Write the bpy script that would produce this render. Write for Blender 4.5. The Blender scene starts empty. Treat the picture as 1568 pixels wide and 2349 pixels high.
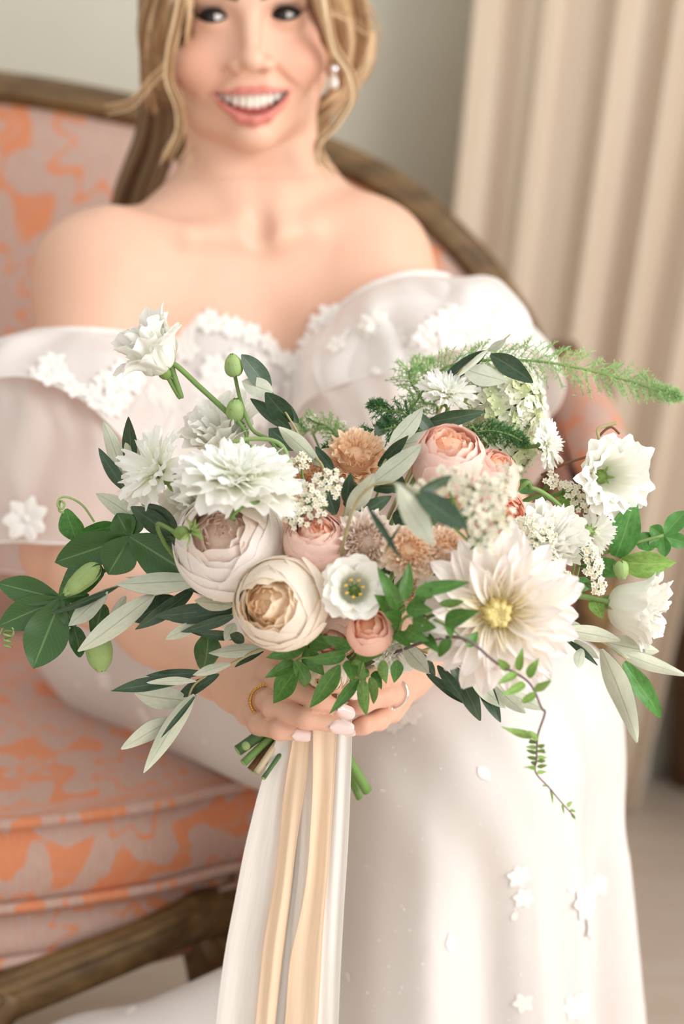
import bpy, math, random
import numpy as np
from mathutils import Vector, Matrix
from mathutils.bvhtree import BVHTree

random.seed(7)
RNG = np.random.default_rng(11)
SC = bpy.context.scene
COL = SC.collection

# ------------------------------------------------------------------ camera, light, exposure
FPX, CX, CY = 4200.0, 784.0, 1174.5          # focal length and centre in pixels of the 1568 x 2349 frame
CAM_Z, PITCH = 1.05, math.radians(12.0)
cam_d = bpy.data.cameras.new('camera')
cam_d.sensor_fit = 'HORIZONTAL'; cam_d.sensor_width = 24.0
cam_d.lens = FPX / 1568.0 * 24.0
cam_d.dof.use_dof = True
cam_d.dof.focus_distance = 1.235
cam_d.dof.aperture_fstop = 3.4
cam_d.clip_start = 0.05
cam = bpy.data.objects.new('camera', cam_d); COL.objects.link(cam)
cam.location = (0, 0, CAM_Z); cam.rotation_euler = (math.pi / 2 - PITCH, 0, 0)
SC.camera = cam
SC.view_settings.view_transform = 'Standard'
SC.view_settings.look = 'None'
SC.view_settings.gamma = 1.0
SC.view_settings.use_curve_mapping = False
SC.view_settings.exposure = 0.16
SC.cycles.adaptive_threshold = .18; SC.cycles.max_bounces = 14; SC.cycles.diffuse_bounces = 8; SC.cycles.transparent_max_bounces = 16

world = bpy.data.worlds.new('world'); SC.world = world; world.use_nodes = True
bgn = world.node_tree.nodes['Background']
bgn.inputs[0].default_value = (1.0, 0.98, 0.965, 1); bgn.inputs[1].default_value = 0.98

def area_light(name, loc, target, sx, sy, power, color):
    d = bpy.data.lights.new(name, 'AREA'); d.shape = 'RECTANGLE'; d.size = sx; d.size_y = sy
    d.energy = power; d.color = color
    o = bpy.data.objects.new(name, d); COL.objects.link(o); o.location = loc
    o.rotation_euler = (Vector(target) - Vector(loc)).to_track_quat('-Z', 'Y').to_euler()
    return o
# daylight coming through the tall window in the wall to the right of the settee
area_light('window_daylight', (1.86, .42, 1.45), (0.0, 1.55, 0.9), 1.6, 1.8, 47, (1.0, 0.975, 0.95))
# ------------------------------------------------------------------ geometry helpers
FWD = np.array([0, math.cos(PITCH), -math.sin(PITCH)]); UPV = np.array([0, math.sin(PITCH), math.cos(PITCH)])
def P(px, py, Y):
    """world point on the plane y = Y that is seen at pixel (px, py)"""
    d = FWD + np.array([1.0, 0, 0]) * (px - CX) / FPX + UPV * (CY - py) / FPX
    d = d * (Y / d[1])
    return np.array([d[0], d[1], d[2] + CAM_Z])
def PX(Y, n=1.0):
    return n * Y / 4110.0                    # size in metres of n pixels at distance Y
def srgb(r, g, b):
    return tuple(((c / 255) / 12.92 if c / 255 <= 0.04045 else ((c / 255 + 0.055) / 1.055) ** 2.4) for c in (r, g, b))
def nrm(v):
    v = np.asarray(v, float); return v / max(np.linalg.norm(v), 1e-9)
def T3(p): return Matrix.Translation(Vector([float(c) for c in p]))

WORLD = {}
def link(o, parent=None, world=None):
    world = world if world is not None else Matrix.Identity(4)
    COL.objects.link(o)
    if parent is not None:
        o.parent = parent
        o.matrix_parent_inverse = WORLD[parent.name].inverted()
    o.matrix_basis = world
    WORLD[o.name] = world.copy()
    return o
def tag(o, label=None, cat=None, group=None, kind=None):
    if label: o['label'] = label
    if cat: o['category'] = cat
    if group: o['group'] = group
    if kind: o['kind'] = kind
    return o
def empty(name, loc, label=None, cat=None, group=None, kind=None):
    o = bpy.data.objects.new(name, None); o.empty_display_size = 0.02
    link(o, None, T3(loc))
    return tag(o, label, cat, group, kind)
def mesh_np(name, V, F, mats=(), smooth=True, col=None, uv=None, fmat=None):
    """mesh from numpy arrays; F is (n,4) or (n,3) or a list of tuples"""
    me = bpy.data.meshes.new(name)
    V = np.asarray(V, dtype=np.float32).reshape(-1, 3)
    if isinstance(F, np.ndarray):
        n, k = F.shape
        me.vertices.add(len(V)); me.vertices.foreach_set('co', V.ravel())
        me.loops.add(n * k); me.loops.foreach_set('vertex_index', F.astype(np.int32).ravel())
        me.polygons.add(n); me.polygons.foreach_set('loop_start', np.arange(0, n * k, k, dtype=np.int32))
        me.update(calc_edges=True); me.validate()
    else:
        me.from_pydata(V.tolist(), [], [tuple(int(i) for i in f) for f in F]); me.update()
    if smooth: me.polygons.foreach_set('use_smooth', np.ones(len(me.polygons), dtype=bool))
    for m in (mats if isinstance(mats, (list, tuple)) else [mats]): me.materials.append(m)
    if fmat is not None: me.polygons.foreach_set('material_index', np.asarray(fmat, dtype=np.int32))
    if col is not None:
        a = me.color_attributes.new('Col', 'FLOAT_COLOR', 'POINT')
        c = np.ones((len(V), 4), np.float32); c[:, :3] = col; a.data.foreach_set('color', c.ravel())
    if uv is not None:
        l = me.uv_layers.new(name='UVMap'); idx = np.empty(len(me.loops), np.int32)
        me.loops.foreach_get('vertex_index', idx)
        l.data.foreach_set('uv', np.asarray(uv, np.float32)[idx].ravel())
    return me
def obj(name, me, parent=None, world=None, **kw):
    o = bpy.data.objects.new(name, me); link(o, parent, world); tag(o, **kw); return o
def grid_faces(nu, nv, close_u=False):
    i = np.arange(nv - 1)[:, None]; j = np.arange(nu if close_u else nu - 1)[None, :]; j2 = (j + 1) % nu
    return np.stack([i * nu + j, i * nu + j2, (i + 1) * nu + j2, (i + 1) * nu + j], -1).reshape(-1, 4)
def merge(parts):
    """join (V, F) pieces with quad faces into one (V, F)"""
    Vs, Fs, o = [], [], 0
    for V, F in parts:
        Vs.append(np.asarray(V, float).reshape(-1, 3)); Fs.append(np.asarray(F, int) + o); o += len(Vs[-1])
    return np.concatenate(Vs), np.concatenate(Fs)
def spline(pts, n):
    """Catmull-Rom through pts (m,k) -> (n,k)"""
    p = np.asarray(pts, float)
    if len(p) == 2: t = np.linspace(0, 1, n)[:, None]; return p[0] * (1 - t) + p[1] * t
    q = np.vstack([2 * p[0] - p[1], p, 2 * p[-1] - p[-2]])
    t = np.linspace(0, len(p) - 1 - 1e-6, n); i = t.astype(int); f = (t - i)[:, None]
    a, b, c, d = q[i], q[i + 1], q[i + 2], q[i + 3]
    return 0.5 * (2 * b + (c - a) * f + (2 * a - 5 * b + 4 * c - d) * f ** 2 + (3 * b - a - 3 * c + d) * f ** 3)
def tube(pts, radii, n=None, sides=6, flat=1.0, flat_dir=None, caps=True):
    """swept tube: (V, quads). radii: one value or one per given point"""
    pts = np.asarray(pts, float); m = len(pts)
    radii = np.full(m, radii, float) if np.isscalar(radii) else np.asarray(radii, float)
    n = n or max(4, 5 * (m - 1) + 1)
    c = spline(np.hstack([pts, radii[:, None]]), n); p, r = c[:, :3], np.maximum(c[:, 3], 1e-5)
    t = np.gradient(p, axis=0); t /= np.maximum(np.linalg.norm(t, axis=1)[:, None], 1e-9)
    ref = np.array([0, -1.0, 0.02]) if flat_dir is None else np.asarray(flat_dir, float)
    a = ref - t * (t @ ref)[:, None]
    bad = np.linalg.norm(a, axis=1) < 0.15
    a[bad] = np.cross(t[bad], [1.0, 0.1, 0.3])
    a /= np.linalg.norm(a, axis=1)[:, None]; b = np.cross(t, a)
    th = np.linspace(0, 2 * math.pi, sides, endpoint=False)
    V = p[:, None] + r[:, None, None] * (np.cos(th)[None, :, None] * a[:, None] * flat + np.sin(th)[None, :, None] * b[:, None])
    F = grid_faces(sides, n, True); V = V.reshape(-1, 3)
    if caps and sides % 2 == 0:
        ex = []
        for base in (0, (n - 1) * sides):
            for k in range(sides // 2 - 1):
                ex.append([base + k, base + k + 1, base + sides - 2 - k, base + sides - 1 - k])
        F = np.vstack([F, ex])
    return V, F
def ellipsoid(c, r, nu=16, nv=10, R=None):
    th = np.linspace(0, 2 * math.pi, nu, endpoint=False); ph = np.linspace(0.02, math.pi - 0.02, nv)
    v = np.stack([np.sin(ph)[:, None] * np.cos(th), np.sin(ph)[:, None] * np.sin(th), np.cos(ph)[:, None] + 0 * th], -1).reshape(-1, 3)
    v = v * np.asarray(r)
    if R is not None: v = v @ np.asarray(R).T
    return v + np.asarray(c), grid_faces(nu, nv, True)[:, ::-1]
def axis_frame(z, up=(0, 0, 1)):
    z = nrm(z); x = np.cross(up, z)
    if np.linalg.norm(x) < 1e-3: x = np.cross((0, 1, 0), z)
    x = nrm(x); y = np.cross(z, x)
    return np.stack([x, y, z], 1)
def mat4(R, loc, s=1.0):
    M = Matrix.Identity(4); R = np.asarray(R) * s
    for i in range(3):
        for j in range(3): M[i][j] = float(R[i, j])
        M[i][3] = float(loc[i])
    return M
# ------------------------------------------------------------------ signed distance modelling
class Field:
    def __init__(self, lo, hi, h):
        self.lo = np.asarray(lo, float); self.h = h
        self.n = np.ceil((np.asarray(hi) - self.lo) / h).astype(int) + 1
        self.d = np.full(self.n, 1.0, np.float32)
        self.ax = [(self.lo[i] + h * np.arange(self.n[i])).astype(np.float32) for i in range(3)]
    def sl(self, lo, hi):
        a = np.clip(np.floor((np.asarray(lo) - self.lo) / self.h).astype(int), 0, self.n)
        b = np.clip(np.ceil((np.asarray(hi) - self.lo) / self.h).astype(int) + 1, 0, self.n)
        if np.any(b <= a): return None
        return tuple(slice(a[i], b[i]) for i in range(3))
    def pts(self, s):
        return np.stack(np.meshgrid(*[self.ax[i][s[i]] for i in range(3)], indexing='ij'), -1)
    def apply(self, prim):
        lo, hi, fn, k, op = prim
        m = k + 4 * self.h
        s = self.sl(np.asarray(lo) - m, np.asarray(hi) + m)
        if s is None: return
        a = self.d[s]; b = fn(self.pts(s)).astype(np.float32)
        if op == '+':
            e = np.minimum(a, b)
            if k > 0: hh = np.maximum(k - np.abs(a - b), 0) / k; e = e - hh * hh * k * 0.25
        else:
            b = -b; e = np.maximum(a, b)
            if k > 0: hh = np.maximum(k - np.abs(a - b), 0) / k; e = e + hh * hh * k * 0.25
        self.d[s] = e
    def mesh(self):
        d, h = self.d, self.h; s = d < 0
        c = np.zeros(tuple(self.n - 1), np.int8)
        for i in (0, 1):
            for j in (0, 1):
                for k in (0, 1): c += s[i:self.n[0] - 1 + i, j:self.n[1] - 1 + j, k:self.n[2] - 1 + k]
        act = (c > 0) & (c < 8); idx = np.full(act.shape, -1, np.int64)
        ijk = np.argwhere(act); idx[act] = np.arange(len(ijk))
        acc = np.zeros((len(ijk), 3)); cnt = np.zeros(len(ijk))
        I, J, K = ijk.T
        corners = [(i, j, k) for i in (0, 1) for j in (0, 1) for k in (0, 1)]
        for a in corners:
            for ax in range(3):
                if a[ax]: continue
                b = list(a); b[ax] = 1
                da = d[I + a[0], J + a[1], K + a[2]]; db = d[I + b[0], J + b[1], K + b[2]]
                m = (da < 0) != (db < 0); t = np.zeros(len(da)); t[m] = da[m] / (da[m] - db[m])
                p = np.tile(np.array(a, float), (len(da), 1)); p[:, ax] += t
                acc[m] += p[m]; cnt[m] += 1
        V = self.lo + h * (ijk + acc / np.maximum(cnt, 1)[:, None])
        Q = []
        for ax in range(3):
            u, v = (ax + 1) % 3, (ax + 2) % 3
            A = [slice(None)] * 3; B = [slice(None)] * 3; A[ax] = slice(0, -1); B[ax] = slice(1, None)
            ed = np.argwhere(s[tuple(A)] != s[tuple(B)])
            ok = (ed[:, u] > 0) & (ed[:, v] > 0) & (ed[:, u] < self.n[u] - 1) & (ed[:, v] < self.n[v] - 1)
            ed = ed[ok]
            if len(ed) == 0: continue
            q = []
            for du, dv in ((-1, -1), (0, -1), (0, 0), (-1, 0)):
                e = ed.copy(); e[:, u] += du; e[:, v] += dv; q.append(idx[e[:, 0], e[:, 1], e[:, 2]])
            q = np.stack(q, 1); neg = ~s[ed[:, 0], ed[:, 1], ed[:, 2]]
            q[neg] = q[neg][:, ::-1]; Q.append(q)
        Q = np.concatenate(Q); Q = Q[(Q >= 0).all(1)]
        return V, Q
def s_ell(c, r, k=0.01, op='+', R=None):
    c = np.asarray(c, float); r = np.asarray(r, float); Rm = None if R is None else np.asarray(R, float)
    ext = r if Rm is None else np.sqrt(((Rm * r) ** 2).sum(1))
    def fn(p):
        q = p - c
        if Rm is not None: q = q @ Rm
        k0 = np.linalg.norm(q / r, axis=-1); k1 = np.linalg.norm(q / (r * r), axis=-1)
        return k0 * (k0 - 1) / np.maximum(k1, 1e-6)
    return (c - ext, c + ext, fn, k, op)
def s_cone(a, b, ra, rb, k=0.01, op='+'):
    a = np.asarray(a, float); b = np.asarray(b, float); ba = b - a; L2 = max(float(ba @ ba), 1e-12); m = max(ra, rb)
    def fn(p):
        q = p - a; t = np.clip((q @ ba) / L2, 0, 1)
        return np.linalg.norm(q - t[..., None] * ba, axis=-1) - (ra + (rb - ra) * t)
    return (np.minimum(a, b) - m, np.maximum(a, b) + m, fn, k, op)
def s_chain(pts, rs, k=0.004, k0=0.01, op='+'):
    """a bent limb: segments joined sharply to each other, then blended as one"""
    pts = [np.asarray(p, float) for p in pts]
    segs = [s_cone(pts[i], pts[i + 1], rs[i], rs[i + 1], 0) for i in range(len(pts) - 1)]
    lo = np.min([s[0] for s in segs], 0); hi = np.max([s[1] for s in segs], 0)
    def fn(p):
        d = segs[0][2](p)
        for s in segs[1:]:
            e = s[2](p); hh = np.maximum(k - np.abs(d - e), 0) / k; d = np.minimum(d, e) - hh * hh * k * 0.25
        return d
    return (lo, hi, fn, k0, op)
# ------------------------------------------------------------------ materials
class Nodes:
    """small wrapper: build node maths by calling methods"""
    def __init__(self, name):
        self.m = bpy.data.materials.new(name); self.m.use_nodes = True
        self.t = self.m.node_tree; self.t.nodes.clear()
        self.out = self.t.nodes.new('ShaderNodeOutputMaterial')
    def n(self, typ, **kw):
        o = self.t.nodes.new(typ)
        for k, v in kw.items(): setattr(o, k, v)
        return o
    def set(self, sock, v):
        if hasattr(v, 'is_linked') or hasattr(v, 'links'): self.t.links.new(v, sock)
        elif isinstance(v, (tuple, list)) and sock.type == 'RGBA': sock.default_value = (*v[:3], 1)
        else: sock.default_value = v
    def math(self, op, a, b=0.0, c=0.0, clamp=False):
        o = self.n('ShaderNodeMath', operation=op, use_clamp=clamp)
        self.set(o.inputs[0], a); self.set(o.inputs[1], b); self.set(o.inputs[2], c); return o.outputs[0]
    def mix(self, f, a, b, blend='MIX'):
        o = self.n('ShaderNodeMix', data_type='RGBA', blend_type=blend)
        self.set(o.inputs['Factor'], f); self.set(o.inputs[6], a); self.set(o.inputs[7], b); return o.outputs[2]
    def step(self, x, lo, hi):
        o = self.n('ShaderNodeMapRange', interpolation_type='SMOOTHSTEP')
        self.set(o.inputs[0], x); o.inputs[1].default_value = lo; o.inputs[2].default_value = hi; return o.outputs[0]
    def noise(self, scale, vec=None, detail=3.0, rough=0.5):
        o = self.n('ShaderNodeTexNoise'); o.inputs['Scale'].default_value = scale
        o.inputs['Detail'].default_value = detail; o.inputs['Roughness'].default_value = rough
        if vec is not None: self.t.links.new(vec, o.inputs['Vector'])
        return o.outputs['Fac']
    def coord(self, kind='Object'):
        return self.n('ShaderNodeTexCoord').outputs[kind]
    def pos(self): return self.n('ShaderNodeNewGeometry').outputs['Position']
    def vmul(self, v, s):
        o = self.n('ShaderNodeVectorMath', operation='MULTIPLY'); self.t.links.new(v, o.inputs[0]); o.inputs[1].default_value = s
        return o.outputs[0]
    def bump(self, h, strength=0.3, dist=0.002):
        o = self.n('ShaderNodeBump'); o.inputs['Strength'].default_value = strength; o.inputs['Distance'].default_value = dist
        self.t.links.new(h, o.inputs['Height']); return o.outputs[0]
    def pbsdf(self, color, rough=0.5, spec=0.5, metal=0.0, sss=0.0, sss_r=(1, .35, .2), sss_s=0.01, normal=None, sheen=0.0, coat=0.0):
        b = self.n('ShaderNodeBsdfPrincipled')
        self.set(b.inputs['Base Color'], color); self.set(b.inputs['Roughness'], rough); self.set(b.inputs['Metallic'], metal)
        b.inputs['Specular IOR Level'].default_value = spec
        if sss: b.inputs['Subsurface Weight'].default_value = sss; b.inputs['Subsurface Radius'].default_value = sss_r; b.inputs['Subsurface Scale'].default_value = sss_s
        if sheen: b.inputs['Sheen Weight'].default_value = sheen
        if coat: b.inputs['Coat Weight'].default_value = coat
        if normal is not None: self.t.links.new(normal, b.inputs['Normal'])
        return b.outputs[0]
    def translucent(self, sh, color, f):
        t = self.n('ShaderNodeBsdfTranslucent'); self.set(t.inputs[0], color)
        x = self.n('ShaderNodeMixShader'); self.set(x.inputs[0], f); self.t.links.new(sh, x.inputs[1]); self.t.links.new(t.outputs[0], x.inputs[2])
        return x.outputs[0]
    def sheer(self, sh, f):
        t = self.n('ShaderNodeBsdfTransparent')
        x = self.n('ShaderNodeMixShader'); self.set(x.inputs[0], f); self.t.links.new(sh, x.inputs[1]); self.t.links.new(t.outputs[0], x.inputs[2])
        return x.outputs[0]
    def done(self, sh):
        self.t.links.new(sh, self.out.inputs[0]); return self.m
def plain(name, c, rough=0.6, spec=0.3, trans=0.0, metal=0.0, var=0.06, scale=40.0, sheer=0.0, bump=0.0, bscale=200.0, sheen=0.0, coat=0.0, emis=None):
    g = Nodes(name); f = g.noise(scale, g.coord())
    dark = tuple(max(0, x * (1 - 2 * var)) for x in c); lite = tuple(min(1, x * (1 + 2 * var)) for x in c)
    col = g.mix(g.step(f, .3, .7), dark, lite)
    nb = g.bump(g.noise(bscale, g.coord()), bump) if bump else None
    sh = g.pbsdf(col, rough, spec, metal, normal=nb, sheen=sheen, coat=coat)
    if trans: sh = g.translucent(sh, col, trans)
    if sheer: sh = g.sheer(sh, sheer)
    return g.done(sh)
# ================================================================== the room
def wall_mat(name, c, var=.04):
    g = Nodes(name); p = g.pos(); f = g.noise(2.2, p, 5, .6)
    col = g.mix(g.step(f, .25, .75), tuple(x * (1 - var) for x in c), tuple(x * (1 + var) for x in c))
    return g.done(g.pbsdf(col, .85, .2, normal=g.bump(g.noise(90, p, 4), .12)))
def box(lo, hi):
    x0, y0, z0 = lo; x1, y1, z1 = hi
    V = [(x0, y0, z0), (x1, y0, z0), (x1, y1, z0), (x0, y1, z0), (x0, y0, z1), (x1, y0, z1), (x1, y1, z1), (x0, y1, z1)]
    return np.array(V, float), np.array([(0, 3, 2, 1), (4, 5, 6, 7), (0, 1, 5, 4), (1, 2, 6, 5), (2, 3, 7, 6), (3, 0, 4, 7)])
M_WALL = wall_mat('sage_grey_plaster', srgb(217, 216, 201))
g = Nodes('pale_floor'); p = g.pos()
f = g.noise(3.0, g.vmul(p, (1, 9, 1)), 4, .6)
M_FLOOR = g.done(g.pbsdf(g.mix(g.step(f, .3, .7), srgb(224, 206, 192), srgb(236, 221, 209)), .45, .4))
M_WHITEWOOD = plain('white_paint', srgb(232, 228, 220), .45, .4)
M_DARKSTRIP = plain('dark_brown_strip', srgb(120, 92, 66), .55, .3)
WB = 2.86
V, F = box((-2.6, -1.6, -.06), (1.98, WB + .1, 0)); obj('floor', mesh_np('floor', V, F, M_FLOOR, smooth=False), kind='structure')
V, F = box((-2.6, WB, 0), (1.98, WB + .1, 2.9)); obj('wall_back', mesh_np('wall_back', V, F, M_WALL, smooth=False), kind='structure')
pieces = [box((1.9, -.75, 0), (2.0, WB, .45)), box((1.9, -.75, 2.45), (2.0, WB, 2.9)), box((1.9, -.75, .45), (2.0, -.55, 2.45)), box((1.9, 1.38, .45), (2.0, WB, 2.45))]
V, F = merge(pieces); obj('wall_right', mesh_np('wall_right', V, F, M_WALL, smooth=False), kind='structure')
win = obj('window_1', mesh_np('window_frame', *merge([box((1.9, -.55, .45), (1.97, -.48, 2.45)), box((1.9, 1.31, .45), (1.97, 1.38, 2.45)), box((1.9, -.48, .45), (1.97, 1.31, .52)), box((1.9, -.48, 2.38), (1.97, 1.31, 2.45))]), M_WHITEWOOD, smooth=False), kind='structure')
for y in (.40,): obj('muntin', mesh_np('muntin', *box((1.925, y, .52), (1.95, y + .035, 2.38)), M_WHITEWOOD, smooth=False), win)
for z in (1.1, 1.7): obj('muntin', mesh_np('muntin', *box((1.925, -.48, z), (1.95, 1.31, z + .03)), M_WHITEWOOD, smooth=False), win)
V, F = box((-2.7, -1.6, 0), (-2.6, WB + .1, 2.9)); obj('wall_left', mesh_np('wall_left', V, F, M_WALL, smooth=False), kind='structure')
V, F = box((-2.6, WB - .018, 0), (.5, WB, .12)); obj('baseboard_back', mesh_np('baseboard', V, F, M_WHITEWOOD, smooth=False), kind='structure')
V, F = merge([box((.535, WB - .06, 0), (.66, WB, 2.5)), box((.55, WB - .075, 0), (.585, WB - .06, 2.5))]); obj('dark_strip_1', mesh_np('dark_strip', V, F, M_DARKSTRIP, smooth=False), kind='structure')  # dark brown upright strip past the curtain's outer edge

# ------------------------------------------------------------------ curtain
g = Nodes('beige_curtain'); p = g.coord('UV')
f = g.noise(60, g.vmul(p, (1, .06, 1)), 3)
col = g.mix(g.step(f, .3, .7), srgb(212, 195, 174), srgb(222, 208, 190))
M_CURT = g.done(g.translucent(g.pbsdf(col, .85, .1, sheen=.2), col, .12))
def curtain(name, top, bot, z1, Y, folds, amp, label, seed, sag=0.05):
    rs = np.random.default_rng(seed); nu, nv = 150, 34
    u = np.linspace(0, 1, nu)[None]; v = np.linspace(0, 1, nv)[:, None]
    e = v ** 1.5
    x = (top[0] + (top[1] - top[0]) * u) * (1 - e) + (bot[0] + (bot[1] - bot[0]) * u) * e
    ph = rs.uniform(0, 6.3)
    wob = u + .02 * np.sin(9 * u + ph)
    y = Y - amp * (1 - .25 * v) * (np.sin(wob * folds * 2 * math.pi) + .35 * np.sin(wob * folds * 4.6 * math.pi + ph)) - sag * np.sin(v * math.pi)
    z = z1 * (1 - v) + .006 + 0 * u
    x = x + .010 * np.cos(wob * folds * 2 * math.pi)
    V = np.stack([x, y, z], -1).reshape(-1, 3)
    uv = np.stack([u + 0 * v, v + 0 * u], -1).reshape(-1, 2)
    root = empty(name, (float(np.mean(bot)), Y, 0), label, 'curtain')
    me = mesh_np('curtain_cloth', V, grid_faces(nu, nv), M_CURT, uv=uv); obj('cloth', me, root)
    hem = V.reshape(nv, nu, 3)[-3:].copy(); hem[:, :, 1] -= .004
    obj('hem', mesh_np('hem', hem.reshape(-1, 3), grid_faces(nu, 3), M_CURT, uv=uv[:nu * 3]), root)
    return root
curtain('curtain', (.255, .80), (.06, .47), 2.75, 2.70, 5.5, .026, 'long beige curtain hanging in soft slanting folds behind the settee', 3)

# ------------------------------------------------------------------ settee
def damask():
    g = Nodes('apricot_damask')
    sep = g.n('ShaderNodeSeparateXYZ'); uvw = g.coord('UV'); g.t.links.new(uvw, sep.inputs[0])
    nz = g.n('ShaderNodeTexNoise'); nz.inputs['Scale'].default_value = 24; nz.inputs['Detail'].default_value = 4; g.t.links.new(uvw, nz.inputs['Vector'])
    ns = g.n('ShaderNodeSeparateColor'); g.t.links.new(nz.outputs['Color'], ns.inputs[0])
    u = g.math('ADD', sep.outputs[0], g.math('MULTIPLY', g.math('SUBTRACT', ns.outputs[0], .5), .035))
    v = g.math('ADD', sep.outputs[1], g.math('MULTIPLY', g.math('SUBTRACT', ns.outputs[1], .5), .035))
    A, B = .135, .17
    def motif(ou, ov, R, lobes, ph):
        x = g.math('MULTIPLY', g.math('SUBTRACT', g.math('FRACT', g.math('ADD', g.math('DIVIDE', u, A), ou)), .5), A)
        y = g.math('MULTIPLY', g.math('SUBTRACT', g.math('FRACT', g.math('ADD', g.math('DIVIDE', v, B), ov)), .5), B)
        r = g.math('SQRT', g.math('ADD', g.math('MULTIPLY', x, x), g.math('MULTIPLY', y, y)))
        th = g.math('ARCTAN2', y, x)
        rim = g.math('MULTIPLY', g.math('ADD', .82, g.math('MULTIPLY', g.math('COSINE', g.math('ADD', g.math('MULTIPLY', th, lobes), ph)), .2)), R)
        f = g.math('SUBTRACT', r, rim)
        ring = g.math('SUBTRACT', g.math('ABSOLUTE', g.math('SUBTRACT', r, g.math('MULTIPLY', rim, .52))), .0022)
        inside = g.math('MULTIPLY', g.math('SUBTRACT', 1, g.step(f, -.0015, .0015)), g.step(ring, -.001, .0012))
        return inside
    m = motif(0, 0, .062, 9, .3)
    m = g.math('MAXIMUM', m, motif(.5, .5, .056, 7, 1.3))
    m = g.math('MAXIMUM', m, motif(.5, .02, .020, 5, 0))
    m = g.math('MAXIMUM', m, motif(.02, .5, .018, 5, 2))
    wv = g.math('SUBTRACT', g.math('ABSOLUTE', g.math('SUBTRACT', g.noise(26, uvw, 1), .5)), .010)
    m = g.math('MAXIMUM', m, g.math('MULTIPLY', g.math('SUBTRACT', 1, g.step(wv, -.006, .006)), .75))
    thread = g.noise(500, g.vmul(uvw, (1, .2, 1)), 1)
    ground = g.mix(thread, srgb(206, 126, 86), srgb(220, 146, 106)); silk = g.mix(thread, srgb(180, 152, 141), srgb(198, 172, 161))
    hatch = g.math('MULTIPLY', g.step(g.math('SINE', g.math('MULTIPLY', u, 1500.0)), .1, .8), .30); m = g.math('MULTIPLY', m, g.math('SUBTRACT', 1, hatch))
    return g.done(g.pbsdf(g.mix(m, ground, silk), .6, .3, normal=g.bump(m, .15, .0006), sheen=.15))
M_DAM = damask()
g = Nodes('aged_gilt_wood'); p = g.coord('Object')
f = g.noise(14, g.vmul(p, (1, 3, 3)), 5, .65)
M_WOOD = g.done(g.pbsdf(g.mix(g.step(f, .3, .72), srgb(78, 56, 30), srgb(124, 96, 56)), .42, .45, normal=g.bump(g.noise(70, p), .15)))
SX = -.52                                         # middle of the settee
settee = empty('settee', (SX, 1.85, 0), 'wide settee with carved brown wood frame and apricot damask upholstery', 'settee')
fx = np.array([-1.30, -1.24, -1.10, -.92, -.75, -.60, -.45, -.32, -.18, -.09, .02, .14, .22, .255]); fy = np.array([1.80, 1.70, 1.63, 1.59, 1.53, 1.485, 1.47, 1.475, 1.52, 1.575, 1.60, 1.63, 1.70, 1.80])
fr = spline(np.stack([fx, fy], 1), 90)
plan = np.vstack([fr, [[.262, 1.9], [.262, 2.0], [.25, 2.06]], spline([[.2, 2.075], [SX, 2.085], [-1.24, 2.075]], 26), [[-1.29, 2.06], [-1.302, 2.0], [-1.302, 1.9]]])
def plan_normals(pl):
    t = np.roll(pl, -1, 0) - np.roll(pl, 1, 0); n = np.stack([t[:, 1], -t[:, 0]], 1); return n / np.linalg.norm(n, axis=1)[:, None]
pn = plan_normals(plan)
arc = np.concatenate([[0], np.cumsum(np.linalg.norm(np.diff(plan, axis=0), axis=1))])
def loft(layers):
    """layers of (z, inset) bottom to top, closed with shrinking rings"""
    rings, uvs = [], []; acc = 0; last = None
    for z, ins in layers:
        q = plan - pn * ins if ins < .1 else (plan - np.array([SX, 1.85])) * (1 - ins) + np.array([SX, 1.85])
        if last is not None: acc += math.hypot(z - last[0], min(ins - last[1], .5))
        rings.append(np.column_stack([q, np.full(len(q), z)]))
        uvs.append(np.column_stack([q[:, 0], np.full(len(q), z)]) if ins < .03 else np.column_stack([q[:, 0], q[:, 1] * -1 + 2.3])); last = (z, ins)
    V = np.concatenate(rings); n = len(plan)
    return V, grid_faces(n, len(rings), True), np.concatenate(uvs) * .72
V, F, uv = loft([(.378, .03), (.378, .012), (.39, .002), (.42, -.006), (.45, .002), (.462, .012), (.466, .03), (.470, .12), (.478, .3), (.484, .6), (.486, .98)])
seat = obj('seat_cushion', mesh_np('seat_cushion', V, F, M_DAM, uv=uv), settee)
def piping(z, ins, r, n=None):
    q = plan - pn * ins; k = n or len(q)
    return tube(np.column_stack([q, np.full(len(q), z)])[:k], r, n=260, sides=8, caps=False)
for z in (.461, .384):
    V, F = piping(z, -.001, .0052, 92); obj('piping', mesh_np('piping', V, F, M_DAM, uv=V[:, [0, 1]]), seat)
V, F, uv = loft([(.33, .05), (.305, .012), (.32, .0), (.35, .0), (.372, .008), (.378, .03)])
base = obj('seat_base', mesh_np('seat_base', V, F, M_DAM, uv=uv), settee)
V, F = tube([P(-60, 2232, 1.462), P(0, 2212, 1.470), P(200, 2180, 1.492), P(330, 2140, 1.515), P(430, 2092, 1.535), P(500, 2052, 1.56), P(570, 2022, 1.585)], .0055, sides=8)
obj('piping', mesh_np('piping', V, F, M_DAM, uv=V[:, [0, 2]]), base)
rail_pts = [(-1.2, 1.66, .31), (-1.05, 1.60, .32), (-.85, 1.55, .30), (-.6, 1.485, .285), P(-60, 2315, 1.455), P(0, 2292, 1.46), P(200, 2212, 1.485), P(330, 2160, 1.505), P(420, 2118, 1.53), P(480, 2096, 1.56), (-.02, 1.60, .33), (.12, 1.625, .32), (.21, 1.69, .32)]
V, F = tube(rail_pts, [.026, .026, .024, .024, .023, .023, .022, .021, .022, .026, .024, .024, .026], n=110, sides=12, flat=.8)
rail = obj('front_rail', mesh_np('front_rail', V, F, M_WOOD), settee)
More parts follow.
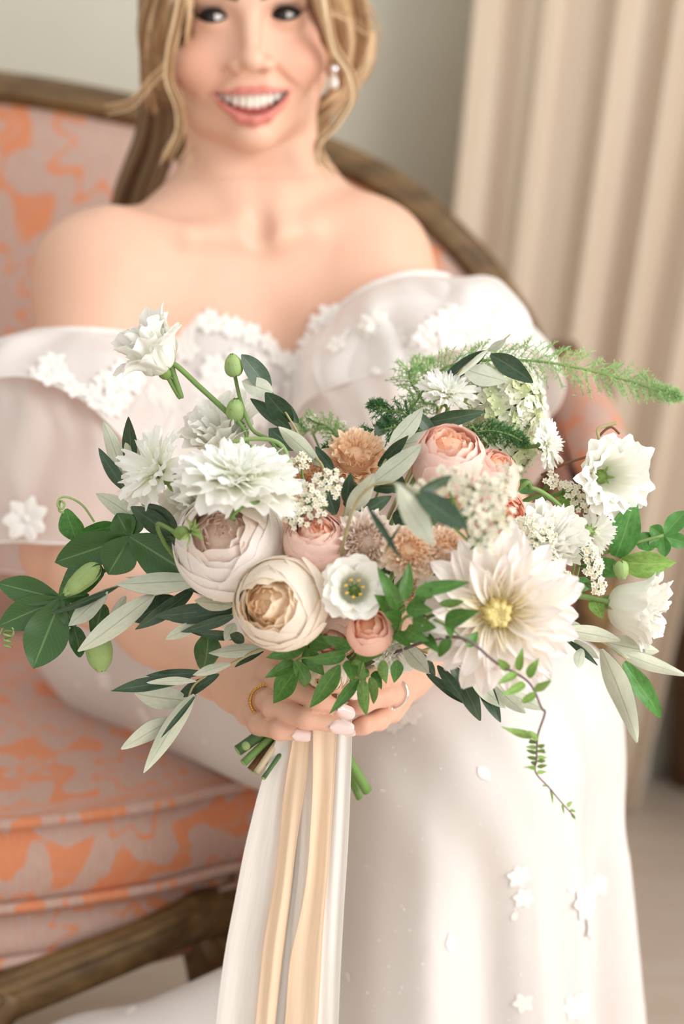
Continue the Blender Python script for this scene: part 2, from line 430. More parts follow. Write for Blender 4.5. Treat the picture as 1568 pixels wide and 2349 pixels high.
V, F = tube([np.array(p) + (0, -.014, .012) for p in rail_pts], .006, n=110, sides=8); obj('carved_bead', mesh_np('carved_bead', V, F, M_WOOD), rail)
def leg_mesh(x, y, s):
    return tube([(x, y + .01, .37), (x, y - .012 * s, .325), (x + .004, y - .02 * s, .27), (x + .004, y - .004 * s, .17), (x, y + .012, .08), (x, y + .002, .028), (x, y - .012 * s, .004)], [.030, .037, .033, .021, .015, .017, .021], n=30, sides=12)
for x, y, s in ((-.115, 1.60, 1), (-.93, 1.60, 1), (.19, 1.70, .6), (-1.22, 1.70, .6), (.22, 2.05, -1), (-1.25, 2.05, -1)):
    V, F = leg_mesh(x, y, s); lg = obj('leg', mesh_np('leg', V, F, M_WOOD), settee)
    if s == 1:
        V, F = tube([(x - .03, y - .03, .35), (x - .012, y - .047, .325), (x, y - .054, .30), (x + .012, y - .047, .275)], [.006, .010, .010, .004], sides=8); obj('carved_leaf', mesh_np('carved_leaf', V, F, M_WOOD), lg)
# the arched back
r_px = [(0, 205, 2.13), (165, 230, 2.13), (330, 262, 2.13), (500, 290, 2.125), (650, 322, 2.12), (760, 362, 2.115), (870, 415, 2.11), (950, 470, 2.105), (1020, 532, 2.10), (1090, 605, 2.095), (1150, 685, 2.085), (1202, 775, 2.075), (1240, 865, 2.065), (1264, 970, 2.055), (1276, 1090, 2.05), (1280, 1330, 2.05)]
arch = np.array([P(*q) for q in r_px])
peak = arch[0].copy(); left = arch[::-1].copy(); left[:, 0] = 2 * SX - left[:, 0]
arch_full = np.vstack([left, [[SX, 2.135, peak[2] + .012]], arch])
bf_path = spline(arch_full, 220)
V, F = tube(arch_full, .021, n=220, sides=14, flat=.9); bf = obj('back_frame', mesh_np('back_frame', V, F, M_WOOD), settee)
c = arch_full.mean(0)
V, F = tube(arch_full + nrm((0, -1, 0)) * .017 + (c - arch_full) * .012, .007, n=220, sides=8); obj('carved_bead', mesh_np('carved_bead', V, F, M_WOOD), bf)
# upholstered back panel below the arch, padded towards the sitter
nu, nv = 120, 26; ii = np.linspace(0, 219, nu).astype(int); top = bf_path[ii]
vv = np.linspace(0, 1, nv)[:, None]
half = (arch[-1][0] - SX)
X = top[None, :, 0] * (1 - vv) ** .0 + 0 * vv; X = SX + (top[None, :, 0] - SX) * (1 - .02 * vv)
Z = top[None, :, 2] * (1 - vv) + .40 * vv
cush = np.sin(np.clip(vv * 1.15, 0, 1) * math.pi) ** .5 * np.clip(1 - np.abs((X - SX) / (half + .01)) ** 6, 0, 1)
Yb = top[None, :, 1] * (1 - vv) + 2.05 * vv - .045 * cush
V = np.stack([X, Yb + 0 * X, Z], -1).reshape(-1, 3)
obj('back_upholstery', mesh_np('back_upholstery', V, grid_faces(nu, nv), M_DAM, uv=V[:, [0, 2]] * .5), settee)
Vb = V.copy(); Vb[:, 1] = np.repeat(top[None, :, 1], nv, 0).reshape(-1) + .012
obj('back_lining', mesh_np('back_lining', Vb, grid_faces(nu, nv)[:, ::-1], M_DAM, uv=V[:, [0, 2]]), settee)
for sgn in (1, -1):
    def mx(pts): return [np.array([p[0] if sgn > 0 else 2 * SX - p[0], p[1], p[2]]) for p in pts]
    V, F = tube(mx([(.245, 2.05, .80), (.262, 1.98, .735), (.268, 1.90, .705), (.265, 1.82, .69), (.255, 1.75, .665), (.246, 1.725, .60), (.236, 1.735, .50), (.226, 1.72, .38)]), [.020, .021, .021, .023, .024, .020, .019, .024], n=46, sides=12)
    am = obj('arm', mesh_np('arm', V, F, M_WOOD), settee)
    V, F = tube(mx([(.252, 2.02, .785), (.260, 1.96, .752), (.264, 1.90, .732), (.262, 1.84, .718), (.256, 1.80, .70)]), [.018, .029, .032, .029, .016], n=24, sides=14)
    obj('arm_pad', mesh_np('arm_pad', V, F, M_DAM, uv=V[:, [1, 2]]), am)
    yy = np.linspace(1.76, 2.06, 14); zt = np.interp(yy, [1.76, 1.82, 1.9, 1.98, 2.06], [.66, .685, .70, .73, .80])
    Vp = np.array([[(.236 if sgn > 0 else 2 * SX - .236), y, .44 + (t - .44) * k] for k in (0, .5, 1) for y, t in zip(yy, zt)])
    Vq = Vp.copy(); Vq[:, 0] += .02 * sgn
    V, F = merge([(Vp, grid_faces(14, 3)), (Vq, grid_faces(14, 3)[:, ::-1])])
    obj('arm_panel', mesh_np('arm_panel', V, F, M_DAM, uv=V[:, [1, 2]]), settee)
# ================================================================== the bride
person = empty('person', (-.08, 1.75, 0), 'bride in a white lace off-shoulder gown, smiling, seated with bouquet held on her lap', 'person')
def rotz(a): c, s = math.cos(a), math.sin(a); return np.array([[c, -s, 0], [s, c, 0], [0, 0, 1]])
def roty(a): c, s = math.cos(a), math.sin(a); return np.array([[c, 0, s], [0, 1, 0], [-s, 0, c]])
def rotx(a): c, s = math.cos(a), math.sin(a); return np.array([[1, 0, 0], [0, c, -s], [0, s, c]])
D2R = math.pi / 180
HR = rotz(6 * D2R) @ roty(-2 * D2R) @ rotx(2 * D2R)
HO = P(572, 36, 1.655)
def H(x, y, z): return HO + HR @ (np.array([x, y, z]) / 1000.0)
def hl(p): return ((np.asarray(p) - HO) @ HR) * 1000.0      # world -> head millimetres
def h_ell(c, r, k=8, op='+', R=None):
    return s_ell(H(*c), np.array(r) / 1000, k / 1000, op, HR if R is None else HR @ R)
def h_cone(a, b, ra, rb, k=8, op='+'): return s_cone(H(*a), H(*b), ra / 1000, rb / 1000, k / 1000, op)
TR = rotz(17 * D2R) @ roty(-12 * D2R); TC = np.array([-.078, 1.757, .855])
def TT(x, y, z): return TC + TR @ (np.array([x, y, z]) / 1000.0)
def t_ell(c, r, k=25, op='+', R=None): return s_ell(TT(*c), np.array(r) / 1000, k / 1000, op, TR if R is None else TR @ R)

SL, EL, WL = P(236, 640, 1.668), P(150, 1262, 1.53), P(503, 1528, 1.345)
SR, ER, WR = P(848, 605, 1.735), np.array([.135, 1.56, .70]), P(952, 1474, 1.36)
neck_lo = P(592, 500, 1.738)
torso = [t_ell((0, 0, -20), (126, 90, 165), 30), t_ell((0, -8, 62), (118, 72, 72), 40), t_ell((0, 8, -190), (112, 86, 120), 50)]
for s in (-1, 1):
    torso += [t_ell((s * 68, -76, -46), (66, 56, 68), 30), t_ell((s * 62, -52, 30), (62, 42, 60), 40)]
lower = [s_cone((-.085, 1.77, .70), (-.10, 1.80, .60), .105, .12, .05), s_ell((-.12, 1.82, .555), (.17, .14, .11), .05)]
KR, KL = np.array([.085, 1.40, .545]), np.array([.150, 1.475, .560])
HPR, HPL = np.array([-.205, 1.785, .548]), np.array([-.05, 1.87, .552])
for hp, kn, an in ((HPR, KR, np.array([.06, 1.45, .09])), (HPL, KL, np.array([.13, 1.52, .09]))):
    lower += [s_cone(hp, kn, .082, .054, .04), s_cone(kn, an, .050, .032, .02), s_cone(an, an + np.array([.03, -.16, -.05]), .03, .022, .02)]
body_up = [s_cone(H(0, 96, -50), neck_lo, .052, .056, .03),
           s_cone(P(590, 430, 1.765), SL + np.array([.03, .02, .004]), .046, .040, .05), s_cone(P(592, 430, 1.765), SR + np.array([-.022, .02, .004]), .046, .036, .05),
           s_cone(SL, (SL + EL) / 2, .056, .046, .035), s_cone((SL + EL) / 2, EL, .046, .034, .02),
           s_cone(SR, (SR + ER) / 2, .048, .042, .035), s_cone((SR + ER) / 2, ER, .042, .034, .02),
           s_cone(TT(-92, -44, 48), SL, .040, .045, .05), s_cone(TT(92, -40, 48), SR, .038, .042, .05)]
NT = P(598, 540, 1.672)
for s, sh in ((-1, SL), (1, SR)):
    end = sh + np.array([s * -.012, -.012, .046])
    midp = (NT + end) / 2 + np.array([0, -.012, -.002])
    body_up.append(s_chain([NT + np.array([s * .014, 0, 0]), midp, end], [.0058, .0052, .0085], .006, .026))
    body_up.append(s_chain([H(s * 58, 92, -52), H(s * 38, 70, -100), NT + np.array([s * .010, .006, .004])], [.016, .014, .0075], .01, .022))
body_up.append(s_ell(NT + np.array([0, -.010, .010]), (.009, .010, .014), .016, '-'))
for s, hand in ((-1, 0), (1, 1)):
    E, W = (EL, WL) if hand == 0 else (ER, WR)
    body_up += [s_chain([E, E * .72 + W * .28, E * .35 + W * .65, W], [.034, .0365, .029, .0235], .03, .02)]
# ---- head
head = [h_ell((0, 88, 34), (73, 92, 90), 10), h_ell((0, 42, -48), (53, 48, 58), 18), h_ell((0, 60, -20), (66, 52, 60), 18)]
for s in (-1, 1):
    head += [h_ell((s * 43, 28, -40), (26, 26, 22), 16), h_cone((s * 57, 78, -52), (s * 37, 46, -84), 13, 13, 16), h_cone((s * 37, 46, -84), (s * 8, 16, -101), 13, 13, 14),
             h_cone((s * 42, 16, 18), (s * 9, 2, 13), 11, 9, 12), h_ell((s * 31, 18, -3), (20, 15, 14), 8),
             h_ell((s * 77, 86, -14), (7, 17, 30), 5)]
head += [h_ell((0, 10, -102), (16, 15, 12.5), 12), h_cone((0, 3, 10), (0, -15, -32), 8.5, 8.0, 10), h_ell((0, -19, -38), (10.5, 10.5, 9.5), 8)]
for s in (-1, 1): head += [h_ell((s * 13.5, -7, -42), (8, 10, 7), 5)]
for s in (-1, 1):
    head += [h_ell((s * 6.5, -15, -49), (3.4, 5, 3.2), 2.5, '-'),
             h_cone((s * 19, -2, -46), (s * 42, 13, -70), 2.6, 2.6, 8, '-')]
EYE = [(-31.5, 11, 0), (31.5, 11, 0)]
def almond(c):
    cc = np.array(c)
    def fn(p):
        q = hl(p.reshape(-1, 3)).reshape(p.shape) - cc
        x, z = q[..., 0], q[..., 2]
        top = 5.2 * (1 - (x / 13.0) ** 2); bot = -3.8 * (1 - (x / 13.0) ** 2)
        return np.maximum(np.maximum(z - top, bot - z), q[..., 1] + 2) / 1000.0
    a, b = H(*(cc - (15, 22, 8))), H(*(cc + (15, 2, 8)))
    return (np.minimum(a, b) - .004, np.maximum(a, b) + .004, fn, .0008, '-')
for c in EYE: head += [h_ell(c, (13.6, 13.6, 13.6), 4)]
for c in EYE: head += [almond(c)]
lipU = [(-34, 13, -65), (-22, 3, -65.5), (-10, -3, -64.5), (0, -4.5, -65.5), (10, -3, -64.5), (22, 3, -65.5), (34, 13, -65)]
lipL = [(-33, 13, -66.5), (-24, 4, -76.5), (-12, -2.5, -86), (0, -4.5, -88.5), (12, -2.5, -86), (24, 4, -76.5), (33, 13, -66.5)]
def mouth_cut():
    def fn(p):
        q = hl(p.reshape(-1, 3)).reshape(p.shape); x, y, z = q[..., 0], q[..., 1], q[..., 2]
        zu = -67.5 + 2.0 * (x / 33) ** 2; zl = -66.0 - 18.5 * np.clip(1 - (x / 33) ** 2, -1, 1)
        return np.maximum(np.maximum(z - zu, zl - z), y - 30) / 1000.0
    a, b = H(-36, -30, -95), H(36, 32, -60)
    return (np.minimum(a, b) - .006, np.maximum(a, b) + .006, fn, .002, '-')
head += [s_chain([H(*p) for p in lipU], np.array([2.2, 3.6, 4.4, 4.2, 4.4, 3.6, 2.2]) / 1000, .002, .0035), s_chain([H(*p) for p in lipL], np.array([2.2, 4.2, 5.6, 6.2, 5.6, 4.2, 2.2]) / 1000, .002, .004), mouth_cut()]

# ---- hands: each finger a bent chain rooted in the palm
def hand(wrist, mcps, fingers, thumb):
    pr = []
    for m in mcps: pr.append(s_cone(wrist, m[0], .021, m[1], .010))
    for i in range(len(mcps) - 1): pr.append(s_cone(mcps[i][0], mcps[i + 1][0], mcps[i][1] * .96, mcps[i + 1][1] * .96, .006))
    mid = np.mean([m[0] for m in mcps], 0) * .55 + wrist * .45
    pr.append(s_ell(mid, (.024, .024, .026), .012))
    for f in fingers: pr.append(s_chain([np.asarray(p[0]) for p in f], [p[1] for p in f], .004, .0009))
    pr.append(s_chain([np.asarray(p[0]) for p in thumb], [p[1] for p in thumb], .005, .008))
    return pr
def fg(pts): return [(P(x, y, Y), r / 1000) for x, y, Y, r in pts]
fR = [fg([(574, 1636, 1.262, 8.2), (594, 1663, 1.222, 7.2), (640, 1676, 1.194, 6.2), (681, 1682, 1.192, 5.2)]),              # little
      fg([(590, 1590, 1.262, 9.2), (628, 1623, 1.210, 7.9), (700, 1649, 1.184, 6.8), (766, 1662, 1.186, 5.6)]),              # ring
      fg([(614, 1545, 1.270, 9.8), (664, 1577, 1.206, 8.1), (728, 1606, 1.187, 7.0), (772, 1624, 1.194, 5.7)]),             # middle
      fg([(652, 1508, 1.282, 9.8), (706, 1534, 1.210, 8.1), (756, 1562, 1.194, 7.0), (790, 1578, 1.198, 5.7)])]             # index
mcR = [(P(574, 1634, 1.264), .0098), (P(588, 1588, 1.266), .0108), (P(612, 1543, 1.273), .0114), (P(650, 1508, 1.285), .0116)]
thR = fg([(560, 1500, 1.31, 12.5), (640, 1478, 1.265, 11.5), (700, 1480, 1.235, 10), (740, 1490, 1.225, 8)])
fL = [fg([(908, 1548, 1.268, 10), (872, 1543, 1.222, 8.4), (830, 1566, 1.205, 7.3), (806, 1586, 1.206, 6.0)]),                   # index
      fg([(912, 1588, 1.268, 9.6), (880, 1594, 1.222, 8.0), (832, 1612, 1.208, 6.9), (800, 1626, 1.21, 5.8)]),                # ring side
      fg([(893, 1630, 1.266, 8.6), (868, 1652, 1.228, 7.0), (834, 1664, 1.212, 6.1), (810, 1671, 1.212, 5.2)])]               # little
mcL = [(P(893, 1628, 1.268), .0095), (P(912, 1588, 1.272), .0105), (P(914, 1546, 1.275), .0112), (P(900, 1508, 1.285), .0112)]
thL = fg([(900, 1490, 1.32, 12), (850, 1478, 1.27, 11), (800, 1490, 1.235, 9.6), (775, 1500, 1.225, 8)])
hands = hand(WL, mcR, fR, thR) + hand(WR, mcL, fL, thL)

def build(prims, lo, hi, h, post=None):
    f = Field(lo, hi, h)
    for p in prims: f.apply(p)
    if post: post(f)
    return f.mesh()
allp = torso + lower + body_up + head + hands
regs = [((-.24, 1.54, 1.0), (.10, 1.96, 1.34), .002), ((-.38, 1.40, .60), (.26, 1.98, 1.002), .0035), ((-.20, 1.13, .57), (.14, 1.403, .80), .0016), ((-.40, 1.10, .0), (.30, 2.02, .605), .008)]
parts = []
for i, (lo, hi, h) in enumerate(regs):
    pr = allp if i in (0, 1) else (body_up + hands if i == 2 else lower)
    parts.append(build(pr, lo, hi, h))
V, F = merge(parts)
# ---- skin colour: cheeks, lips, knuckles and the dark of the mouth
base = np.array(srgb(226, 184, 160)); colr = np.tile(base, (len(V), 1))
def blend(w, c): 
    global colr
    colr = colr * (1 - w[:, None]) + np.array(c) * w[:, None]
q = hl(V)
nh = (q[:, 2] > -140) & (np.abs(q[:, 0]) < 110) & (q[:, 1] < 140)
for s in (-1, 1): blend(nh * .45 * np.exp(-(((q[:, 0] - s * 46) / 22) ** 2 + ((q[:, 2] + 38) / 20) ** 2)), srgb(232, 158, 134))
for s in (-1, 1):                                   # eye shadow on the lids
    blend(nh * .65 * np.exp(-(((q[:, 0] - s * 33) / 17) ** 2 + ((q[:, 2] - 6) / 7) ** 2)) * (q[:, 1] < 20), srgb(150, 108, 88))
lips = np.full(len(V), 1.0); m = nh & (q[:, 2] < -50) & (q[:, 2] > -100) & (q[:, 1] < 30)
for ch, rs in ((lipU, [2.2, 3.6, 4.4, 4.2, 4.4, 3.6, 2.2]), (lipL, [2.2, 4.2, 5.6, 6.2, 5.6, 4.2, 2.2])):
    d = s_chain([H(*p) for p in ch], np.array(rs) / 1000, .002)[2](V[m]); lips[m] = np.minimum(lips[m], d)
blend(np.clip(1 - (lips - .0002) / .0016, 0, 1) * m, srgb(205, 122, 114))
inm = m & (q[:, 1] > 5) & (np.abs(q[:, 0]) < 32) & (q[:, 2] < -67 + 2 * (q[:, 0] / 33) ** 2) & (q[:, 2] > -66 - 18 * (1 - (q[:, 0] / 33) ** 2))
blend(inm * 1.0, srgb(70, 28, 24))
for f in fR + fL:
    for j in (1, 2):
        d2 = ((V - f[j][0]) ** 2).sum(1); blend(.30 * np.exp(-d2 / .009 ** 2), srgb(222, 150, 130))
for e in (EL, ER): blend(.25 * np.exp(-((V - e) ** 2).sum(1) / .04 ** 2), srgb(220, 150, 125))
g = Nodes('skin'); at = g.n('ShaderNodeVertexColor', layer_name='Col').outputs[0]; p = g.pos()
colx = g.mix(g.math('MULTIPLY', g.noise(55, p, 4), .25), at, srgb(222, 160, 132))
M_SKIN = g.done(g.pbsdf(colx, .46, .35, sss=.18, sss_r=(1, .4, .25), sss_s=.004, normal=g.bump(g.noise(900, p, 2), .06, .0006)))
body = obj('body', mesh_np('body', V, F, M_SKIN, col=colr), person)
# ---- eyes, lashes, brows, teeth
M_SCL = plain('eye_white', srgb(235, 228, 222), .2, .5, var=.01); M_IRIS = plain('brown_iris', srgb(62, 44, 30), .15, .6); M_PUP = plain('pupil', (.006, .005, .004), .08, .7)
M_LASH = plain('dark_lashes', srgb(38, 28, 26), .6, .2); M_BROW = plain('brow_hair', srgb(104, 76, 56), .7, .2)
gz = nrm(HR @ np.array([-.42, -1, .02]))
for c in EYE:
    Vv, Ff = ellipsoid(H(*c), (.0122,) * 3, 28, 20, axis_frame(gz))
    dirs = (Vv[Ff].mean(1) - H(*c)) @ gz / .0122
    fm = np.where(dirs > .955, 2, np.where(dirs > .84, 1, 0))
    obj('eye', mesh_np('eye', Vv, Ff, [M_SCL, M_IRIS, M_PUP], fmat=fm), body)
    sgn = np.sign(c[0]); up, lo_ = [], []
    for t in np.linspace(-1.0, 1.12, 11):
        x = 13.0 * t * 1.0; xs = x * sgn
        rr = lambda x_, z_: 11 - math.sqrt(max(13.9 ** 2 - x_ ** 2 - z_ ** 2, 12))
        zt = 5.4 * (1 - min(t * t, 1)) + max(t - 1, 0) * 12; zb = -4.0 * (1 - min(t * t, 1)) + max(t - 1, 0) * 12
        up.append(H(c[0] + xs, rr(x, zt) - .6, c[2] + zt)); lo_.append(H(c[0] + xs, rr(x, zb) - .4, c[2] + zb))
    V1 = tube(up, [.0008, .0016, .0022, .0026, .0028, .0030, .0031, .0031, .0028, .002, .0008], n=30, sides=6); V2 = tube(lo_, [.0006, .0009, .0010, .0011, .0012, .0013, .0014, .0015, .0014, .001, .0004], n=30, sides=6)
    pl = [V1, V2]
    for t in np.linspace(-.6, 1.05, 16):
        k = (t + 1) / 2.12 * 10; i = int(k); b0 = up[min(i, 10)] * (1 - (k - i)) + up[min(i + 1, 10)] * (k - i)
        pl.append(tube([b0, b0 + HR @ np.array([sgn * .002 * (1 + t), -.0045, .002]), b0 + HR @ np.array([sgn * .0035 * (1 + t), -.0065, .0062])], [.00045, .0004, .0001], n=5, sides=4))
    obj('eyelashes', mesh_np('eyelashes', *merge(pl), M_LASH), body)
    bp = [H(sgn * x, y, z) for x, y, z in ((9, -7.5, 15), (22, -6, 20.5), (36, 0, 23.5), (52, 13, 19))]
    obj('eyebrow', mesh_np('eyebrow', *tube(bp, [.0036, .0044, .0036, .001], n=20, sides=8, flat=.45), M_BROW), body)
M_TOOTH = plain('tooth_enamel', srgb(240, 235, 222), .22, .5, var=.015)
tx = [-27, -21.5, -15.2, -9.2, -3.1, 3.1, 9.2, 15.2, 21.5, 27]; tw = [2.6, 2.9, 3.0, 3.0, 3.3, 3.3, 3.0, 3.0, 2.9, 2.6]; tl = [4.0, 5.2, 6.6, 7.2, 7.8, 7.8, 7.2, 6.6, 5.2, 4.0]
for x, w, l in zip(tx, tw, tl):
    y = 4.0 + 12.5 * (x / 28) ** 2
    Rt = HR @ rotz(math.atan2(25 * x / 28 / 28, 1))
    Vv, Ff = ellipsoid((0, 0, 0), (1, 1, 1), 14, 10)
    Vv = np.sign(Vv) * np.abs(Vv) ** .6 * np.array([w * 1.02, 2.6, l]) / 1000
    Vv = Vv @ Rt.T + H(x, y, -66.5 - l + 2.5 + 1.2 * (x / 28) ** 2)
    obj('tooth', mesh_np('tooth', Vv, Ff, M_TOOTH), body)
obj('tongue', mesh_np('tongue', *ellipsoid(H(0, 20, -80), (.022, .018, .008), 16, 10, HR), plain('tongue', srgb(170, 88, 82), .4, .4)), body)
# ---- nails
M_NAIL = plain('pale_pink_nail', srgb(238, 214, 208), .16, .6, var=.02, coat=.5)
def nail(tip, prev, width, length, lean=(0, -1, .25), back=.35):
    d = nrm(tip - prev); n = np.asarray(lean, float); n = nrm(n - d * (n @ d)); b = np.cross(d, n)
    u = np.linspace(-1, 1, 9)[None]; v = np.linspace(0, 1, 10)[:, None]
    w = width * .5 * np.minimum(1, np.sqrt(np.clip(1 - (2 * np.clip(.28 - v, 0, 1) / .56) ** 2, .05, 1))) * np.where(v > .75, 1 - .35 * ((v - .75) / .25) ** 2, 1)
    ang = u * 1.05
    V = tip + d * ((v - back) * length + 0 * u)[..., None] + b * (np.sin(ang) / math.sin(1.05) * w)[..., None] + n * ((np.cos(ang) - math.cos(1.05)) * width * .55 + .0007 - .0006 * v)[..., None]
    top = V.reshape(-1, 3); bot = top - n * .0006
    return merge([(top, grid_faces(9, 10)), (bot, grid_faces(9, 10)[:, ::-1])])
nl = [(fR[0], .0085, .0125, (-.1, -1, -.05)), (fR[1], .0098, .0170, (.0, -1, .0)), (fR[2], .0100, .0160, (.05, -1, .15)), (fR[3], .0100, .0150, (.1, -1, .3)), (fL[2], .0078, .010, (.1, -1, -.2))]
for f, w, l, ln in nl:
    tip, r = f[-1]; prev = f[-2][0]; n = np.asarray(ln, float); d = nrm(tip - prev); n = nrm(n - d * (n @ d))
    obj('fingernail', mesh_np('fingernail', *nail(tip + n * r * .62 + d * r * .35, prev + n * r * .9, w, l, ln), M_NAIL), body)
# ---- rings
M_GOLD = plain('yellow_gold', srgb(224, 176, 92), .2, .6, metal=1.0, var=.05); M_SILV = plain('white_gold', srgb(226, 226, 226), .14, .6, metal=1.0, var=.02)
def ring_pts(c, ax, r, n=40):
    R = axis_frame(ax); t = np.linspace(0, 2 * math.pi, n); return c + r * (np.cos(t)[:, None] * R[:, 0] + np.sin(t)[:, None] * R[:, 1])
fa, fb = fR[1][0][0], fR[1][1][0]; cc = fa * .52 + fb * .48
R = axis_frame(fb - fa); cc = cc + np.array([0, -.0006, 0]); t = np.linspace(0, 2 * math.pi, 150)
tw_ = [tube(cc + (.01075 + .0004 * np.cos(18 * t + ph))[:, None] * (np.cos(t)[:, None] * R[:, 0] + np.sin(t)[:, None] * R[:, 1]) + (.00045 * np.sin(18 * t + ph))[:, None] * R[:, 2], .0010, n=150, sides=5, caps=False) for ph in (0, math.pi)]
obj('gold_ring', mesh_np('gold_ring', *merge(tw_), M_GOLD), person, label='twisted yellow gold ring')
fa, fb = fL[1][0][0], fL[1][1][0]; cc = fa * .62 + fb * .38
rg = obj('diamond_ring', mesh_np('diamond_ring', *tube(ring_pts(cc, fb - fa, .0108), .0010, n=60, sides=8, caps=False), M_SILV), person, label='white gold ring with a round stone')
gd = Nodes('diamond'); M_DIA = gd.done(gd.pbsdf((.9, .92, .95), .04, .9, metal=.75))
sd = nrm(np.array([-.25, -1, .15])); axr = nrm(fb - fa); sd = nrm(sd - axr * (sd @ axr))
def gem(c, d, r):
    R = axis_frame(d); prof = [(0.02, .55), (.55, .5), (1, .18), (.96, .1), (.05, -.8)]; n = 8
    V = np.array([c + r * (R[:, 0] * a * math.cos(2 * math.pi * (i + .5 * (k % 2)) / n) + R[:, 1] * a * math.sin(2 * math.pi * (i + .5 * (k % 2)) / n) + R[:, 2] * b) for k, (a, b) in enumerate(prof) for i in range(n)])
    return V, grid_faces(n, len(prof), True)
obj('gemstone', mesh_np('gemstone', *gem(cc + sd * .0125, sd, .0034), M_DIA, smooth=False), rg)
for k in range(4):
    ang = math.pi / 4 + k * math.pi / 2; R = axis_frame(sd); o_ = R[:, 0] * math.cos(ang) + R[:, 1] * math.sin(ang)
    obj('prong', mesh_np('prong', *tube([cc + sd * .0098 + o_ * .0018, cc + sd * .0135 + o_ * .0033], [.0006, .0005], n=4, sides=6), M_SILV), rg)
# ---- earrings
M_PEARL = plain('pearl', srgb(240, 234, 228), .18, .6, var=.02, coat=.6)
for px, py, Y in ((402, 160, 1.705), (765, 158, 1.715)):
    c = P(px, py, Y); st = obj('earring', mesh_np('earring', *gem(c, (0, -1, .1), .0042), M_DIA, smooth=False), person, label='drop earring')
    obj('drop_link', mesh_np('drop_link', *tube([c, c - np.array([0, 0, .006])], .0007, n=4), M_SILV), st)
    Vv, Ff = ellipsoid((0, 0, 0), (.0042, .0042, .0062), 16, 12); Vv[:, :2] *= (1 - Vv[:, 2:3] / .0062 * .35); obj('pearl_drop', mesh_np('pearl_drop', Vv + c - np.array([0, 0, .0115]), Ff, M_PEARL), st)
# ---- hair
hairp = [h_ell((0, 98, 42), (83, 96, 92), 10), h_ell((-70, 92, -18), (26, 52, 62), 25), h_ell((70, 98, -8), (24, 46, 46), 25), h_ell((0, 168, -20), (62, 46, 58), 25), h_ell((-40, 150, -90), (34, 34, 66), 25)]
def face_cut(p):
    qq = hl(p.reshape(-1, 3)).reshape(p.shape); x, y, z = qq[..., 0], qq[..., 1], qq[..., 2]
    oval = np.sqrt((x / 66) ** 2 + ((z + 18) / 78) ** 2) - 1
    return np.maximum(oval * 60, (y - 66)) / 1000
a, b = H(-90, -60, -140), H(90, 75, 90)
hairp.append((np.minimum(a, b), np.maximum(a, b), face_cut, .012, '-'))
def rough_hair(f):
    p_ = f.pts((slice(None),) * 3); qq = hl(p_.reshape(-1, 3)).reshape(p_.shape)
    ang = np.arctan2(qq[..., 0], qq[..., 1] - 95)
    f.d += (.0016 * np.sin(ang * 46 + qq[..., 2] * .05) + .0022 * np.sin(ang * 17 - qq[..., 2] * .06 + 1)).astype(np.float32)
V, F = build(hairp, (-.26, 1.62, .93), (.13, 1.95, 1.33), .0035, rough_hair)
rs = np.random.default_rng(5)
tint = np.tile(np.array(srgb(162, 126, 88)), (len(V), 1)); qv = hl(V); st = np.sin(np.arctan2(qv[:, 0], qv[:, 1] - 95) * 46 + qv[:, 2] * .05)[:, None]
tint = tint * (1 + .22 * st) * np.where(qv[:, 2:3] < -60, .55, 1)  # low hair darkened: the shade behind the neck is in its colour
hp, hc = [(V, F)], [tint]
HC = [srgb(204, 170, 128), srgb(174, 138, 98), srgb(218, 190, 152), srgb(146, 110, 76)]
def bundle(A, B, n, r, jit=.003, shade=1.0):
    A = spline([P(*p_) for p_ in A], 9); B = spline([P(*p_) for p_ in B], 9)
    for i in range(n):
        t_ = (i + rs.uniform(0, 1)) / n; pts = A * (1 - t_) + B * t_ + rs.normal(0, jit, 3) + np.linspace(0, 1, 9)[:, None] * rs.normal(0, jit, 3)
        rr = r * rs.uniform(.6, 1.2); Vv, Ff = tube(pts, rr * np.array([.8, 1, 1, 1, 1, .95, .8, .55, .12]), n=26, sides=7, flat=.6)
        hp.append((Vv, Ff)); hc.append(np.tile(np.array(HC[rs.integers(4)]) * shade * rs.uniform(.9, 1.1), (len(Vv), 1)))
bundle([(430, -190, 1.66), (380, -60, 1.668), (342, 60, 1.70), (340, 160, 1.735), (345, 260, 1.76)], [(520, -230, 1.64), (440, -80, 1.645), (412, 20, 1.66), (398, 120, 1.69), (385, 215, 1.73)], 34, .0052)
bundle([(345, 120, 1.74), (330, 220, 1.77), (312, 310, 1.80), (268, 420, 1.83), (240, 520, 1.85)], [(400, 160, 1.74), (405, 250, 1.765), (400, 330, 1.79), (370, 420, 1.81), (340, 520, 1.83)], 26, .0062, .003, .36)  # locks behind the shoulder, shade painted in by a darker colour
bundle([(640, -220, 1.64), (712, -90, 1.65), (745, 0, 1.67), (775, 90, 1.715), (780, 180, 1.745)], [(690, -250, 1.68), (795, -120, 1.70), (828, 0, 1.72), (828, 90, 1.745), (785, 195, 1.77)], 34, .0052)
bundle([(800, 90, 1.75), (810, 150, 1.755), (775, 205, 1.765), (728, 248, 1.77)], [(850, 80, 1.76), (842, 160, 1.765), (790, 218, 1.775), (735, 275, 1.78)], 16, .0050)
bundle([(715, 240, 1.775), (712, 280, 1.785), (705, 320, 1.79), (700, 350, 1.79)], [(760, 230, 1.785), (745, 280, 1.79), (725, 320, 1.795), (712, 345, 1.795)], 10, .0055, .003, .7)
bundle([(400, -120, 1.655), (385, -20, 1.66), (360, 70, 1.68), (352, 140, 1.70)], [(432, -100, 1.648), (412, -10, 1.655), (400, 80, 1.672), (402, 150, 1.69)], 14, .0042, .002, 1.12)
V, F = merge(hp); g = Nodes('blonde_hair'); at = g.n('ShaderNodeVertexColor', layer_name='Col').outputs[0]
f = g.noise(160, g.vmul(g.pos(), (1, 1, .12)), 3)
